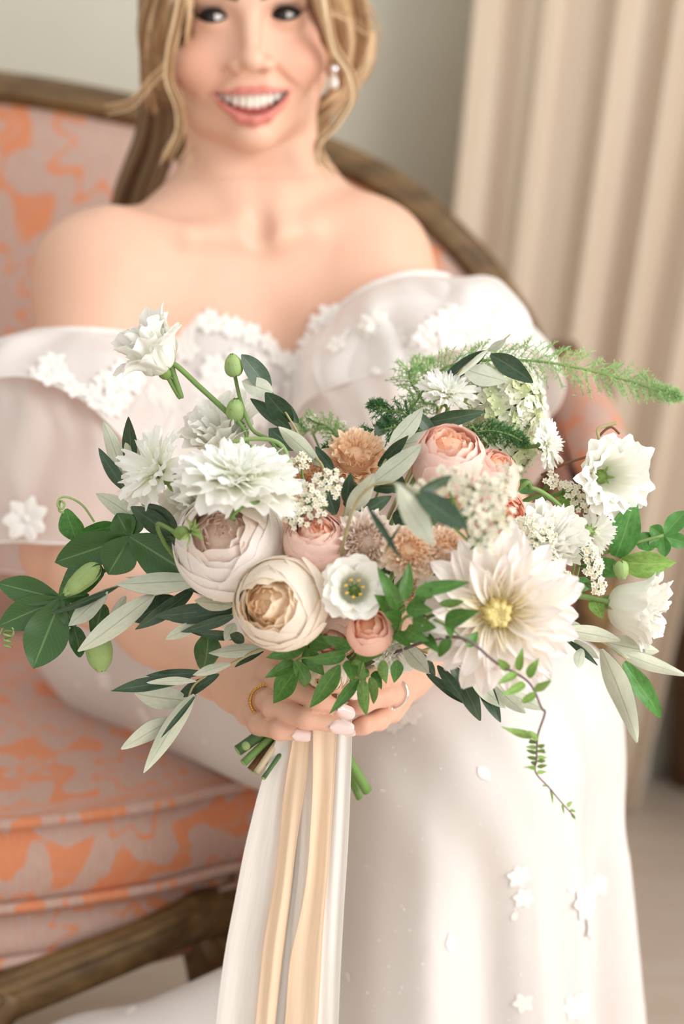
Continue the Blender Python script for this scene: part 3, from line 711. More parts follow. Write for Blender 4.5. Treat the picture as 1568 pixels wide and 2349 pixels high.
M_HAIR = g.done(g.pbsdf(g.mix(g.math('MULTIPLY', g.step(f, .35, .65), .45), at, g.mix(.5, at, srgb(120, 84, 50))), .42, .5, sheen=.1))
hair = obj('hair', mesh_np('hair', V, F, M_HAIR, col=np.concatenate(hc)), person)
def strand(A, r, n=5, spread=.0022, shade=1.0):
    pl, cl = [], []; A = np.array([P(*p_) for p_ in A])
    for i in range(n):
        pts = A + rs.normal(0, spread, 3) + np.linspace(0, 1, len(A))[:, None] * rs.normal(0, spread * 1.4, 3)
        Vv, Ff = tube(pts, r * np.linspace(1, .25, len(A)) * rs.uniform(.6, 1.1), n=8 * len(A), sides=6); pl.append((Vv, Ff)); cl.append(np.tile(np.array(HC[i % 3]) * shade, (len(Vv), 1)))
    V_, F_ = merge(pl); obj('hair_strand', mesh_np('hair_strand', V_, F_, M_HAIR, col=np.concatenate(cl)), hair)
strand([(425, -40, 1.645), (408, 40, 1.648), (392, 110, 1.652), (388, 180, 1.66), (410, 240, 1.665), (410, 300, 1.67), (375, 368, 1.668)], .0026, 8)
strand([(408, 60, 1.65), (385, 140, 1.655), (345, 185, 1.66), (300, 235, 1.662), (240, 252, 1.665)], .0016, 5, .0016)
strand([(735, -30, 1.648), (748, 40, 1.652), (765, 105, 1.658), (800, 160, 1.662), (808, 215, 1.664), (775, 275, 1.665), (735, 318, 1.667), (738, 365, 1.668), (762, 395, 1.67)], .0032, 9)
strand([(745, 25, 1.66), (790, 40, 1.67), (835, 70, 1.68), (858, 60, 1.69)], .0009, 4, .002)
strand([(820, -20, 1.70), (858, 40, 1.71), (866, 80, 1.72), (850, 120, 1.73)], .0009, 5, .003)
strand([(440, 330, 1.69), (430, 365, 1.672), (412, 395, 1.668)], .0009, 4, .003)
strand([(432, -30, 1.645), (425, 20, 1.65), (412, 70, 1.66), (405, 120, 1.675)], .003, 7)
# ================================================================== the gown
def cloth_mat(name, c, trans=.15, sheer=0.0, rough=.55, bump=.15, sheen=.3):
    g = Nodes(name); p = g.pos(); f = g.noise(9, p, 4)
    col = g.mix(g.step(f, .3, .7), tuple(x * .97 for x in c), c)
    sh = g.pbsdf(col, rough, .3, sheen=sheen, normal=g.bump(g.noise(300, p, 3), bump, .0006))
    if trans: sh = g.translucent(sh, col, trans)
    if sheer: sh = g.sheer(sh, sheer)
    return g.done(sh)
M_SATIN = cloth_mat('white_satin', srgb(221, 215, 211), .05, 0, .45, .08)
M_LACE = cloth_mat('white_lace', srgb(245, 241, 236), .1, 0, .7, .5)
M_ORG = cloth_mat('sheer_organza', srgb(246, 241, 238), .25, .38, .5, .1)
M_ORG2 = cloth_mat('layered_organza', srgb(246, 242, 239), .25, .14, .5, .1)
nk = np.array([P(x, y, 1.648)[[0, 2]] for x, y in ((300, 880), (380, 815), (412, 765), (440, 735), (475, 722), (530, 728), (590, 758), (645, 805), (685, 838), (702, 792), (728, 738), (765, 708), (820, 694), (900, 692), (985, 705))])
def neck_post(f):
    f.d -= .0055
    top = np.interp(f.ax[0], nk[:, 0], nk[:, 1])[:, None, None]
    back = np.clip((f.ax[1] - 1.72) / .06, 0, 1)[None, :, None] * .02
    f.d = np.maximum(f.d, ((f.ax[2][None, None] - top - back) * .8).astype(np.float32))
V, F = build(torso + [s_cone((-.085, 1.765, .76), (-.10, 1.80, .62), .100, .118, .03)], (-.28, 1.58, .60), (.14, 1.90, .98), .0032, neck_post)
dress = obj('gown', mesh_np('bodice', V, F, M_SATIN), person, label='white satin and organza gown with lace appliques')
bod_bvh = BVHTree.FromPolygons([tuple(v) for v in V], [tuple(int(i) for i in f) for f in F])
# ---- skirt: lap, falling folds and the train
lap = [s_cone((-.085, 1.765, .74), (-.10, 1.80, .62), .098, .125, .03), s_ell((-.135, 1.815, .56), (.175, .14, .105), .05),
       s_cone(HPR, KR, .098, .078, .05), s_cone(HPL, KL, .10, .074, .05), s_cone((HPR + HPL) / 2 + (0, 0, .0), (KR + KL) / 2, .08, .06, .06),
       s_cone(KR + (0, 0, -.01), (.055, 1.37, .0), .080, .120, .05), s_cone(KL + (0, 0, -.01), (.158, 1.47, .0), .074, .100, .05), s_cone((.105, 1.40, .52), (.105, 1.40, 0), .07, .12, .06),
       s_cone((.00, 1.43, .345), (-.22, 1.425, .245), .045, .050, .06), s_cone((-.22, 1.425, .245), (-.55, 1.38, .05), .05, .07, .05), s_cone((.02, 1.40, .22), (-.40, 1.36, .05), .08, .08, .08)]
def fold_post(f):
    p_ = f.pts((slice(None),) * 3)
    x, y, z = p_[..., 0], p_[..., 1], p_[..., 2]
    psi = np.arctan2(x - .105, -(y - 1.50)); w = np.clip((.60 - z) / .16, 0, 1); w2 = np.clip((.5 - z) / .5, 0, 1)
    near = np.exp(-np.clip((y - 1.45) / .12, 0, 9) ** 2)
    sw = np.sin(psi * 8.0 + .6 + 1.5 * z); fold = np.sign(sw) * np.abs(sw) ** .7 * (.010 + .022 * w2) + np.sin(psi * 19 + 3 * z) * (.004 + .006 * w2)
    rgt = np.clip((x + .02) / .12, .22, 1)
    f.d += (fold * w * near * rgt).astype(np.float32)
    lapw = np.clip((z - .47) / .05, 0, 1) * np.clip((1.62 - y) * 0 + 1, 0, 1)
    f.d += (lapw * (.0022 * np.sin(x * 52 - y * 30) + .0016 * np.sin(x * 95 + y * 61 + z * 40))).astype(np.float32)
    f.d = np.maximum(f.d, (.0015 - z))
    ins = np.clip((y - 1.50) / .03, 0, 1)                                   # rests on the seat
    f.d = np.maximum(f.d, np.where(y > 1.60, .468 + .0 * x - z, -1).astype(np.float32))
V, F = build(lap, (-.66, 1.20, -.006), (.32, 2.02, .78), .0056, fold_post)
skirt = obj('skirt', mesh_np('skirt', V, F, M_SATIN), dress)
skirt_bvh = BVHTree.FromPolygons([tuple(v) for v in V], [tuple(int(i) for i in f) for f in F])
# ---- sleeves
def frame_along(a, b, ref=(0, -1, 0)):
    t = nrm(b - a); x = np.asarray(ref, float); x = nrm(x - t * (x @ t)); return t, x, np.cross(t, x)
def sleeve(name, path, prof, folds, amp, mat, seed, parent, hem_slant=0.0, nu=110, nv=46, squash=1.0):
    rs_ = np.random.default_rng(seed); c = spline(path, nv); v = np.linspace(0, 1, nv)
    rad = np.interp(v, [p_[0] for p_ in prof], [p_[1] for p_ in prof]); rad = np.convolve(np.pad(rad, 3, mode='edge'), np.ones(7) / 7, 'valid')
    th = np.linspace(0, 2 * math.pi, nu, endpoint=False); V = []
    ph = rs_.uniform(0, 6, 4)
    for i in range(nv):
        t, x, y = frame_along(c[0], c[-1]); env = math.sin(min(v[i] * 1.0, 1) * math.pi) ** .6 + .15
        r = rad[i] * (1 + amp * env * (np.sin(folds * th + ph[0] + 1.6 * v[i]) * .6 + np.sin((folds * 2 + 1) * th + ph[1] - 2 * v[i]) * .35 + np.sin(3 * th + ph[2] + 3 * v[i]) * .8 + np.sin(5 * th + ph[3] - 4 * v[i]) * .5))
        sl = hem_slant * v[i] * (np.sin(th + 3.5) + .35 * np.sin(3 * th + ph[3]))
        V.append(c[i] + (np.cos(th) * r * squash)[:, None] * x + (np.sin(th) * r)[:, None] * y + t * sl[:, None])
    V = np.array(V).reshape(-1, 3); F = grid_faces(nu, nv, True)
    vq = np.repeat(np.clip(np.sin(v * math.pi * .9), 0, 1), nu)[:, None]
    V = V + vq * .0045 * np.stack([np.sin(V[:, 2] * 75 + V[:, 0] * 40 + seed), np.sin(V[:, 2] * 58 - V[:, 0] * 90 + 2 * seed), .6 * np.sin(V[:, 0] * 70 + seed)], 1)
    o = obj(name, mesh_np(name, V, F, mat), parent)
    return o, V, F
Lp = [P(218, 800, 1.628), P(200, 900, 1.615), P(190, 1050, 1.585), P(185, 1290, 1.55)]
sl1, V1, F1 = sleeve('sleeve', Lp, [(0, .063), (.06, .068), (.2, .092), (.5, .112), (.8, .112), (1, .106)], 11, .05, M_ORG, 2, dress, 0, squash=.85)
fl1, V2, F2 = sleeve('sleeve_flounce', [P(215, 806, 1.628), P(196, 880, 1.615), P(180, 960, 1.60), P(165, 1060, 1.585)], [(0, .066), (.1, .074), (.4, .102), (1, .128)], 8, .055, M_ORG2, 8, sl1, .050, squash=.85)
Rp = [P(905, 712, 1.69), P(940, 800, 1.665), P(985, 930, 1.62), P(1040, 1120, 1.57)]
sl2, V3, F3 = sleeve('sleeve', Rp, [(0, .058), (.08, .072), (.25, .098), (.55, .110), (1, .085)], 10, .06, M_ORG2, 5, dress, 0, squash=.85)
fl2, V4, F4 = sleeve('sleeve_flounce', [P(900, 716, 1.69), P(930, 780, 1.67), P(960, 850, 1.65), P(985, 940, 1.63)], [(0, .062), (.12, .078), (.45, .108), (1, .120)], 8, .06, M_ORG2, 12, sl2, .02, squash=.85)
for vv_, ff_, nu_, nv_, par, rr in ((V1, F1, 110, 46, sl1, .0012), (V2, F2, 110, 46, fl1, .0011), (V4, F4, 110, 46, fl2, .0011)):
    obj('hem_edge', mesh_np('hem_edge', *tube(np.vstack([vv_.reshape(nv_, nu_, 3)[-1], vv_.reshape(nv_, nu_, 3)[-1][:1]]), rr, n=240, sides=6, caps=False), M_LACE), par)
for vv_, par in ((V1, sl1), (V3, sl2)):
    ring0 = vv_.reshape(46, 110, 3)[0]; obj('sleeve_band', mesh_np('sleeve_band', *tube(np.vstack([ring0, ring0[:1]]), .0032, n=200, sides=8, caps=False), M_LACE), par)
def bvh(V, F): return BVHTree.FromPolygons([tuple(v) for v in V], [tuple(int(i) for i in f) for f in F])
b1, b2, b3, b4 = bvh(V1, F1), bvh(V2, F2), bvh(V3, F3), bvh(V4, F4)
# ---- lace: five-petalled applique flowers with a raised heart, and small leaves
def lace_flower_mesh(n, seed):
    rs_ = np.random.default_rng(seed); pl = []
    for i in range(n):
        a = 2 * math.pi * i / n + rs_.normal(0, .08); u = np.linspace(-1, 1, 7)[None]; v = np.linspace(0, 1, 6)[:, None]
        w = .36 * np.sin(math.pi * (v * .62 + .16)) ** .7; r = .12 + .88 * v - .26 * u * u * v
        x = r; y = u * w; z = .10 * np.sin(v * math.pi) * (1 - u * u) + .10 * v * v * rs_.uniform(.3, 1.4) + .03 * np.sin(u * 6) * v + .03
        pl.append((np.stack([x * math.cos(a) - y * math.sin(a), x * math.sin(a) + y * math.cos(a), z + 0 * u], -1).reshape(-1, 3), grid_faces(7, 6)))
    pl.append(ellipsoid((0, 0, .08), (.17, .17, .12), 10, 6)); V, F = merge(pl); return mesh_np('lace_flower', V, F, M_LACE)
LF = [lace_flower_mesh(n, s_) for n, s_ in ((5, 1), (6, 2), (5, 3), (7, 4))]
u = np.linspace(-1, 1, 5)[None]; v = np.linspace(0, 1, 8)[:, None]; w = .30 * np.sin(math.pi * v ** .8)
LL = mesh_np('lace_leaf', np.stack([v + 0 * u - .5, u * w, .05 + .05 * np.abs(u) + .04 * np.sin(v * 9)], -1).reshape(-1, 3), grid_faces(5, 8), M_LACE)
rl = np.random.default_rng(21)
def place_lace(bv, px, py, size, parent, leaf=False, back=False):
    d = FWD + np.array([1.0, 0, 0]) * (px - CX) / FPX + UPV * (CY - py) / FPX
    h = bv.ray_cast(Vector((0, 0, CAM_Z)), Vector(d.tolist()))
    if h[0] is None: return
    n = np.array(h[1]); n = n if n[1] < 0 else -n
    R = axis_frame(n); a = rl.uniform(0, 6.3); R = R @ rotz(a)
    name = 'lace_leaf' if leaf else 'lace_flower'
    o = bpy.data.objects.new(name, LL if leaf else LF[rl.integers(4)]); link(o, parent, mat4(R, np.array(h[0]) + n * (.0005 if parent.name.startswith('skirt') else .0012), size) @ Matrix.Diagonal((1, 1, .13 if parent.name.startswith('skirt') else 1, 1)))
for px, py in ((420, 770), (445, 742), (475, 730), (505, 735), (540, 742), (575, 762), (605, 785), (635, 808), (662, 830), (685, 850), (698, 815), (712, 778), (732, 748), (760, 722), (795, 710), (830, 706)):
    place_lace(bod_bvh, px + rl.normal(0, 4), py + 6 + rl.normal(0, 4), rl.uniform(.0095, .0135), dress)
for k in range(60):
    px, py = rl.uniform(420, 900), rl.uniform(770, 1010)
    if py > np.interp(px, [420, 480, 560, 640, 690, 740, 900], [800, 760, 785, 845, 880, 790, 740]): place_lace(bod_bvh, px, py, rl.uniform(.009, .015), dress, leaf=rl.random() < .25)
for k in range(46): place_lace(b2, rl.uniform(5, 390), rl.uniform(835, 965) , rl.uniform(.008, .0135), fl1, leaf=rl.random() < .2)
for px, py, s_ in ((62, 1192, .020), (330, 1205, .014), (270, 900, .014)): place_lace(b1 if py > 1000 else b2, px, py, s_, sl1)
for k in range(34): place_lace(b4, rl.uniform(770, 1150), rl.uniform(715, 850), rl.uniform(.009, .014), fl2, leaf=rl.random() < .25)
for px, py, s_, lf in ((1190, 2010, .014, 0), (1200, 2060, .012, 0), (1180, 2100, .012, 1), (1340, 2070, .020, 0), (1350, 2125, .016, 0), (1375, 2030, .014, 0), (1310, 2040, .012, 1), (1033, 2160, .022, 1), (1340, 2290, .018, 1), (1320, 2310, .016, 0), (800, 2240, .016, 1), (1200, 2300, .012, 0), (1110, 1775, .020, 1), (940, 1640, .014, 0), (905, 1660, .012, 0), (385, 2265, .020, 1), (300, 2320, .02, 1), (240, 1560, .016, 0), (330, 1640, .015, 0), (210, 1640, .014, 1), (280, 1740, .015, 0), (470, 1700, .013, 1), (180, 1570, .012, 1)):
    place_lace(skirt_bvh, px, py, s_ * .72, skirt, bool(lf))
M_BEAD = plain('clear_bead', srgb(250, 248, 246), .15, .6, var=.01)
Vb, Fb = ellipsoid((0, 0, 0), (1, 1, 1), 8, 6); MB_ = mesh_np('bead', Vb, Fb, M_BEAD)
beads = []
for k in range(170):
    px, py = rl.uniform(820, 1440), rl.uniform(1680, 2340)
    d = FWD + np.array([1.0, 0, 0]) * (px - CX) / FPX + UPV * (CY - py) / FPX
    h = skirt_bvh.ray_cast(Vector((0, 0, CAM_Z)), Vector(d.tolist()))
    if h[0] is not None: beads.append((Vb * rl.uniform(.0003, .0007) + np.array(h[0]), Fb))
obj('beading', mesh_np('beading', *merge(beads), M_BEAD), skirt, kind='stuff')
# ================================================================== the bouquet: materials
def petal_mat(name, base, tip, trans=.28, rough=.62, power=1.0):
    """petal colour runs from the base (uv.y = 0) to the rim (uv.y = 1)"""
    g = Nodes(name); sp = g.n('ShaderNodeSeparateXYZ'); uv = g.coord('UV'); g.t.links.new(uv, sp.inputs[0])
    f = g.math('POWER', g.math('MAXIMUM', sp.outputs[1], 0.0), power)
    vein = g.noise(14, g.vmul(uv, (3, .35, 1)), 3)
    c = g.mix(f, base, tip); c = g.mix(g.math('MULTIPLY', g.step(vein, .35, .7), .12), c, tuple(x * .82 for x in base))
    return g.done(g.translucent(g.pbsdf(c, rough, .25, normal=g.bump(vein, .12, .0006)), c, trans))
def leaf_mat(name, c, vein, rough=.42, spec=.45, trans=.12, side_v=.25, var=.2):
    g = Nodes(name); sp = g.n('ShaderNodeSeparateXYZ'); uv = g.coord('UV'); g.t.links.new(uv, sp.inputs[0])
    a = g.math('ABSOLUTE', g.math('SUBTRACT', sp.outputs[0], .5))
    rib = g.math('SUBTRACT', 1, g.step(a, .012, .035))
    side = g.math('ABSOLUTE', g.math('SINE', g.math('MULTIPLY', g.math('SUBTRACT', sp.outputs[1], g.math('MULTIPLY', a, .6)), 42.0)))
    sv = g.math('MULTIPLY', g.math('SUBTRACT', 1, g.step(side, .04, .22)), side_v)
    n = g.noise(7, g.coord('Object'), 4)
    cc = g.mix(g.step(n, .3, .7), tuple(x * (1 - var) for x in c), tuple(min(1, x * (1 + var)) for x in c))
    cc = g.mix(g.math('MAXIMUM', g.math('MULTIPLY', rib, .75), sv), cc, vein)
    return g.done(g.translucent(g.pbsdf(cc, rough, spec, normal=g.bump(g.math('MAXIMUM', rib, sv), .15, .0005)), cc, trans))
W_ = srgb
PM = dict(
    white=(petal_mat('white_petal', W_(242, 244, 228), W_(252, 251, 247)),) * 3,
    scab=(petal_mat('scabiosa_petal', W_(244, 246, 228), W_(252, 252, 250), .35),) * 3,
    blush=(petal_mat('blush_petal', W_(252, 246, 240), W_(253, 248, 244)), petal_mat('blush_inner', W_(246, 224, 208), W_(250, 240, 232)), petal_mat('blush_heart', W_(242, 212, 192), W_(248, 232, 220))),
    cream=(petal_mat('cream_petal', W_(253, 243, 226), W_(253, 245, 233)), petal_mat('cream_inner', W_(250, 226, 190), W_(252, 238, 216)), petal_mat('cream_heart', W_(249, 214, 174), W_(252, 232, 204))),
    pink=(petal_mat('pink_petal', W_(250, 214, 190), W_(251, 224, 214)), petal_mat('pink_inner', W_(250, 204, 172), W_(252, 228, 214)), petal_mat('pink_heart', W_(250, 184, 140), W_(252, 216, 190))),
    peachrose=(petal_mat('peach_rose_petal', W_(250, 202, 172), W_(251, 214, 198)), petal_mat('peach_rose_inner', W_(250, 184, 146), W_(251, 212, 190)), petal_mat('peach_rose_heart', W_(249, 168, 124), W_(251, 204, 174))),
    peach=(petal_mat('apricot_petal', W_(252, 222, 186), W_(252, 232, 206)), petal_mat('apricot_inner', W_(251, 214, 176), W_(252, 230, 202)), petal_mat('apricot_heart', W_(250, 206, 166), W_(251, 226, 196))),
    taupe=(petal_mat('taupe_petal', W_(242, 226, 212), W_(249, 240, 233)), petal_mat('taupe_inner', W_(240, 220, 204), W_(248, 238, 229)), petal_mat('taupe_heart', W_(238, 214, 196), W_(247, 235, 224))),
    palepeach=(petal_mat('pale_peach_petal', W_(250, 224, 194), W_(251, 236, 220)), petal_mat('pale_peach_inner', W_(250, 218, 182), W_(251, 234, 214)), petal_mat('pale_peach_heart', W_(248, 212, 168), W_(250, 228, 204))),
    dahlia=(petal_mat('dahlia_petal', W_(250, 244, 228), W_(251, 245, 243), .3), petal_mat('dahlia_inner', W_(248, 238, 196), W_(251, 246, 236), .3), petal_mat('dahlia_heart', W_(238, 220, 150), W_(248, 238, 196), .15)),
)
LM = dict(
    dark=leaf_mat('olive_leaf_top', W_(60, 84, 60), W_(100, 122, 92), .36, side_v=.06), pale=leaf_mat('olive_leaf_under', W_(204, 209, 188), W_(158, 166, 140), .6, .25, side_v=.04, var=.05),
    ivy=leaf_mat('vine_leaf_top', W_(60, 98, 46), W_(120, 150, 90), .34), ivyb=leaf_mat('vine_leaf_under', W_(120, 156, 84), W_(150, 180, 112), .5, .3, .3),
    jas=leaf_mat('jasmine_leaf_top', W_(78, 126, 52), W_(112, 154, 78), .34), jasb=leaf_mat('jasmine_leaf_under', W_(124, 162, 84), W_(150, 182, 110), .45, .3, .3),
    fresh=leaf_mat('young_leaf_top', W_(140, 178, 88), W_(176, 202, 124), .42, .4, .35), freshb=leaf_mat('young_leaf_under', W_(158, 190, 108), W_(182, 206, 136), .5, .3, .35),
    bright=leaf_mat('green_leaf_top', W_(84, 140, 66), W_(120, 166, 96), .38, .4, .25))
M_STEM = plain('green_stem', W_(118, 148, 82), .5, .35, .05); M_DSTEM = plain('dark_green_stem', W_(72, 104, 58), .5, .35); M_OLST = plain('olive_twig', W_(176, 166, 124), .6, .25); M_BRST = plain('brown_twig', W_(116, 82, 52), .6, .25); M_TAN = plain('tan_twig', W_(196, 180, 150), .65, .2)
M_CALYX = plain('calyx_green', W_(132, 160, 88), .5, .35, .15); M_BUD = plain('pale_green_bud', W_(164, 190, 122), .5, .35, .2); M_VIO = plain('purplish_twig', W_(120, 100, 104), .6, .2)
M_FERN = plain('fern_green', W_(176, 208, 148), .6, .2, .3); M_FERN2 = plain('deep_fern_green', W_(88, 134, 84), .6, .2, .3)
M_YEL = plain('yellow_anther', W_(232, 184, 84), .6, .2); M_GRN = plain('green_pistil', W_(96, 122, 60), .5, .3)
M_FLW = plain('yarrow_white', W_(244, 243, 234), .7, .2, .2); M_FLY = plain('yarrow_heart', W_(226, 212, 160), .8, .2)
M_HYD = plain('hydrangea_pale', W_(248, 248, 230), .65, .2, .3); M_HYDG = plain('hydrangea_green', W_(226, 234, 190), .65, .2, .25)
BQ = P(716, 1600, 1.238)                       # the point where the hands close round the stems
GROUPN = 'stems gathered in the bridal bouquet'
rf = np.random.default_rng(33)
# ------------------------------------------------------------------ petals
def mk(name, X, Y_, Z, mat, uu, vv):
    nv, nu = X.shape
    return mesh_np(name, np.stack([X, Y_, Z], -1).reshape(-1, 3), grid_faces(nu, nv), mat, uv=np.stack([uu, vv], -1).reshape(-1, 2))
def bez(p, t): a, b, c, d = p; return a * (1 - t) ** 3 + 3 * b * t * (1 - t) ** 2 + 3 * c * t * t * (1 - t) + d * t ** 3
def cup_petal(name, prof, half, mat, rs, drop=.2, curl=0.0, ruffle=0.0, freq=7.0, nu=13, nv=12, teeth=0.0, dip=0.0):
    """petal wrapped on a profile of revolution about +Z; prof = 4 (radius, height) Bezier points; unit size"""
    u = np.linspace(-1, 1, nu)[None] + np.zeros((nv, 1)); v = np.linspace(0, 1, nv)[:, None] + np.zeros((1, nu))
    ph = rs.uniform(0, 6.3, 3)
    ve = v * (1 - drop * np.abs(u) ** 2.6 - dip * np.exp(-(u / .28) ** 2) + teeth * (np.abs((u * freq * 1.3 + ph[0]) % 1 - .5) - .25))
    r = bez([p[0] for p in prof], ve); z = bez([p[1] for p in prof], ve)
    e = np.clip((ve - .72) / .28, 0, 1.2) ** 2
    r = r + curl * e + ruffle * ve ** 3 * (np.sin(u * freq + ph[0]) + .5 * np.sin(u * freq * 1.9 + ph[1])); z = z - curl * .45 * e + ruffle * .5 * ve ** 3 * np.sin(u * freq * 1.3 + ph[2])
    wid = .30 + .70 * np.sin(np.clip(v * 1.45, 0, 1) * math.pi / 2)
    th = u * half * wid
    r = r * (1 + .05 * np.abs(u) ** 2 * (rs.random() - .2))
    return mk(name, r * np.cos(th), r * np.sin(th), z, mat, (u + 1) / 2, v)
def strap_petal(name, w, mat, cup=.25, arch=.2, point=1.0, nu=7, nv=11, wave=0.0, teeth=0, rs=None, tipcurl=0.0):
    """petal along +X, unit length, face up (+Z)"""
    rs = rs or rf; u = np.linspace(-1, 1, nu)[None] + np.zeros((nv, 1)); v = np.linspace(0, 1, nv)[:, None] + np.zeros((1, nu))
    if point > 0: ww = w * np.maximum(np.sin(math.pi * np.clip(v * .86 + .09, 0, 1) ** point) ** .75, .10) * np.where(v > .97, .35, 1)
    else: ww = w * (.28 + .72 * np.sin(np.clip(v * 1.15, 0, 1) * math.pi / 2))
    x = v - (.10 * np.abs(u) ** 2 * v if point <= 0 else 0)
    if teeth: x = x + (v ** 4) * .07 * np.sign(np.sin(u * math.pi * teeth * .5 + rs.uniform(0, 3)))
    ph = rs.uniform(0, 6.3)
    z = cup * ww * (u ** 2) * 1.6 + arch * np.sin(v * math.pi * .75) - arch * .4 * v + tipcurl * v ** 3 + wave * v * v * np.sin(u * 5 + ph) + wave * .5 * v * np.sin(v * 9 + ph)
    return mk(name, x, u * ww, z, mat, (u + 1) / 2, v)
def put(name, me, parent, M): 
    o = bpy.data.objects.new(name, me); link(o, parent, M); return o
def stem_to(root, head, axis, r, bottom=None, mat=None, via=None, name='stem', bq=True):
    pts = [np.asarray(head), np.asarray(head) - nrm(axis) * .02]
    if via is not None: pts += [np.asarray(p_) for p_ in via]
    if bq:
        j = BQ + rf.normal(0, .006, 3); pts += [pts[-1] * .45 + j * .55 + np.array([0, .012, 0]), j]
        if bottom is not None: pts += [np.asarray(bottom)]
    o = obj(name, mesh_np(name, *tube(pts, np.array([r * .9] + [r] * (len(pts) - 1)), n=8 * len(pts), sides=8), mat or M_STEM), root)
    if bottom is not None:
        d = nrm(pts[-1] - pts[-2]); obj('cut_end', mesh_np('cut_end', *tube([pts[-1] - d * .0006, pts[-1] + d * .0005], r * .93, n=3, sides=10), M_BUD), o)
    return o
def flower(kind, px, py, Y, rpx, axis, label, cat='flower'):
    c = P(px, py, Y); R = axis_frame(axis) @ rotz(rf.uniform(0, 6.3)); s = PX(Y, rpx)
    root = empty(kind, tuple(c), label, cat, GROUPN)
    return root, c, R, s
def sepals(root, c, axis, s, n=5, L=.5, mat=None, back=.75, spread=.5):
    R = axis_frame(axis); b = c - nrm(axis) * s * back; pl = obj('calyx', mesh_np('calyx', *ellipsoid(b, np.array([.22, .22, .24]) * s, 12, 8, R), mat or M_CALYX), root)
    me = strap_petal('sepal', .11, mat or M_CALYX, .2, .1, 1.1, 5, 8)
    for i in range(n):
        a = 2 * math.pi * i / n + rf.uniform(-.2, .2); Rs = R @ rotz(a) @ roty(-spread - rf.uniform(-.2, .3)) ; put('sepal', me, pl, mat4(Rs, b, s * L * rf.uniform(.8, 1.2)))
def rose(px, py, Y, rpx, axis, pal, label, open_=.0, kind='garden_rose', layers=None, bottom=None, inner=1.0):
    root, c, R, s = flower(kind, px, py, Y, rpx, axis, label); m = PM[pal]
    L = layers or [(5, 1.0, .86, .32, 60, 0, .07), (5, .98, .74, .52, 62, 0, .03), (5, .95, .64, .66, 62, 0, .02), (5, .90, .58, .74, 58, 0, .015), (5, .78, .60, .78, 52, 1, .012), (5, .58, .78, .78, 50, 1, .01), (5, .50, .80, .79, 46, 1, .0), (5, .42, .82, .79, 46, 1, .0), (4, .33, .84, .78, 50, 2, .0), (4, .25, .88, .78, 50, 2, 0), (4, .17, .95, .77, 55, 2, 0), (3, .09, 1.0, .76, 70, 2, 0)]
    for k, (n, rho, rim, h1, half, mi, curl) in enumerate(L):
        rim = rim + open_ * (1 - k * .08)
        mes = [cup_petal('petal', [(.12, -.80), (rho * 1.12, -.86 + .05 * k), (rho * 1.16, h1 * .45), (rho * rim, h1 + rf.uniform(-.03, .03))], half * math.pi / 180, m[mi], rf, .20, curl + .02, .012 + .008 * rf.random() + (.012 if mi else 0), 5 + 3 * rf.random(), dip=.05 * rf.random()) for _ in range(2)]
        ph = rf.uniform(0, 6.3)
        for i in range(n):
            tilt = rf.normal(0, .04 + .10 * (mi > 0)); M = mat4(R @ rotz(ph + 2 * math.pi * i / n + rf.normal(0, .12)) @ roty(tilt), c + R @ np.array([rf.normal(0, .015 + .045 * (mi > 0)), rf.normal(0, .015 + .045 * (mi > 0)), rf.normal(0, .02 + .02 * (mi > 0))]) * s, s * rf.uniform(.97, 1.03))
            put('petal', mes[i % 2], root, M)
    obj('core_fill', mesh_np('core_fill', *ellipsoid(c - R[:, 2] * s * .06, np.array([.72, .72, .72]) * s, 20, 12, R), m[1]), root)  # filler dome added under the petals so the crevices stay bright
    sepals(root, c, axis, s, back=.82); stem_to(root, c - nrm(axis) * s * .9, axis, .0026, bottom)
    return root
def lisianthus(px, py, Y, rpx, axis, label, closed=0.0, lay=5, mess=.06, pal='white', heart=False, bottom=None, via=None, kind='lisianthus', ruffle=.085, bq=True, stem_r=.0019):
    root, c, R, s = flower(kind, px, py, Y, rpx, axis, label); m = PM[pal]; f = 1 - closed
    for k, (n, rr, h, half) in enumerate([(5, 1.0, .32, 52), (5, .84, .48, 50), (4, .66, .56, 52)] + ([] if heart else [(4, .46, .58, 55), (3, .26, .58, 65)][:max(0, lay - 3)])):
        mes = [cup_petal('petal', [(.08, -.92), (.60 * rr + .12, -.92), ((.62 + .1 * closed) * rr, -.15), (rr * (.62 + .38 * f) * (1 - .12 * closed), h + .22 * closed)], half * math.pi / 180, m[0], rf, (.12 + .10 * rf.random()), .05 + .16 * f, ruffle * (1.0 + .5 * closed), 6 + 5 * rf.random(), nu=23, nv=15, teeth=.09) for _ in range(2)]
        ph = rf.uniform(0, 6.3)
        for i in range(n): put('petal', mes[i % 2], root, mat4(R @ rotz(ph + 2 * math.pi * i / n + rf.normal(0, .12)) @ roty(rf.normal(0, mess)), c, s * rf.uniform(.95, 1.04)))
    if heart:
        pist = obj('pistil', mesh_np('pistil', *ellipsoid(c + R[:, 2] * s * -.15, np.array([.12, .12, .34]) * s, 10, 8, R), M_GRN), root)
        for i in range(7):
            a = 2 * math.pi * i / 7; b0 = c - R[:, 2] * .35 * s; t = c + R @ np.array([.30 * math.cos(a), .30 * math.sin(a), .10]) * s
            st_ = obj('stamen', mesh_np('stamen', *tube([b0, (b0 + t) / 2 + R[:, 2] * .05 * s, t], .02 * s, n=6, sides=5), M_CALYX), root); obj('anther', mesh_np('anther', *ellipsoid(t, np.array([.075, .05, .045]) * s, 8, 6, R), M_YEL), st_)
    sepals(root, c, axis, s, 5, .42, back=.92, spread=.9); stem_to(root, c - nrm(axis) * s * .95, axis, stem_r, bottom, via=via, bq=bq)
    return root
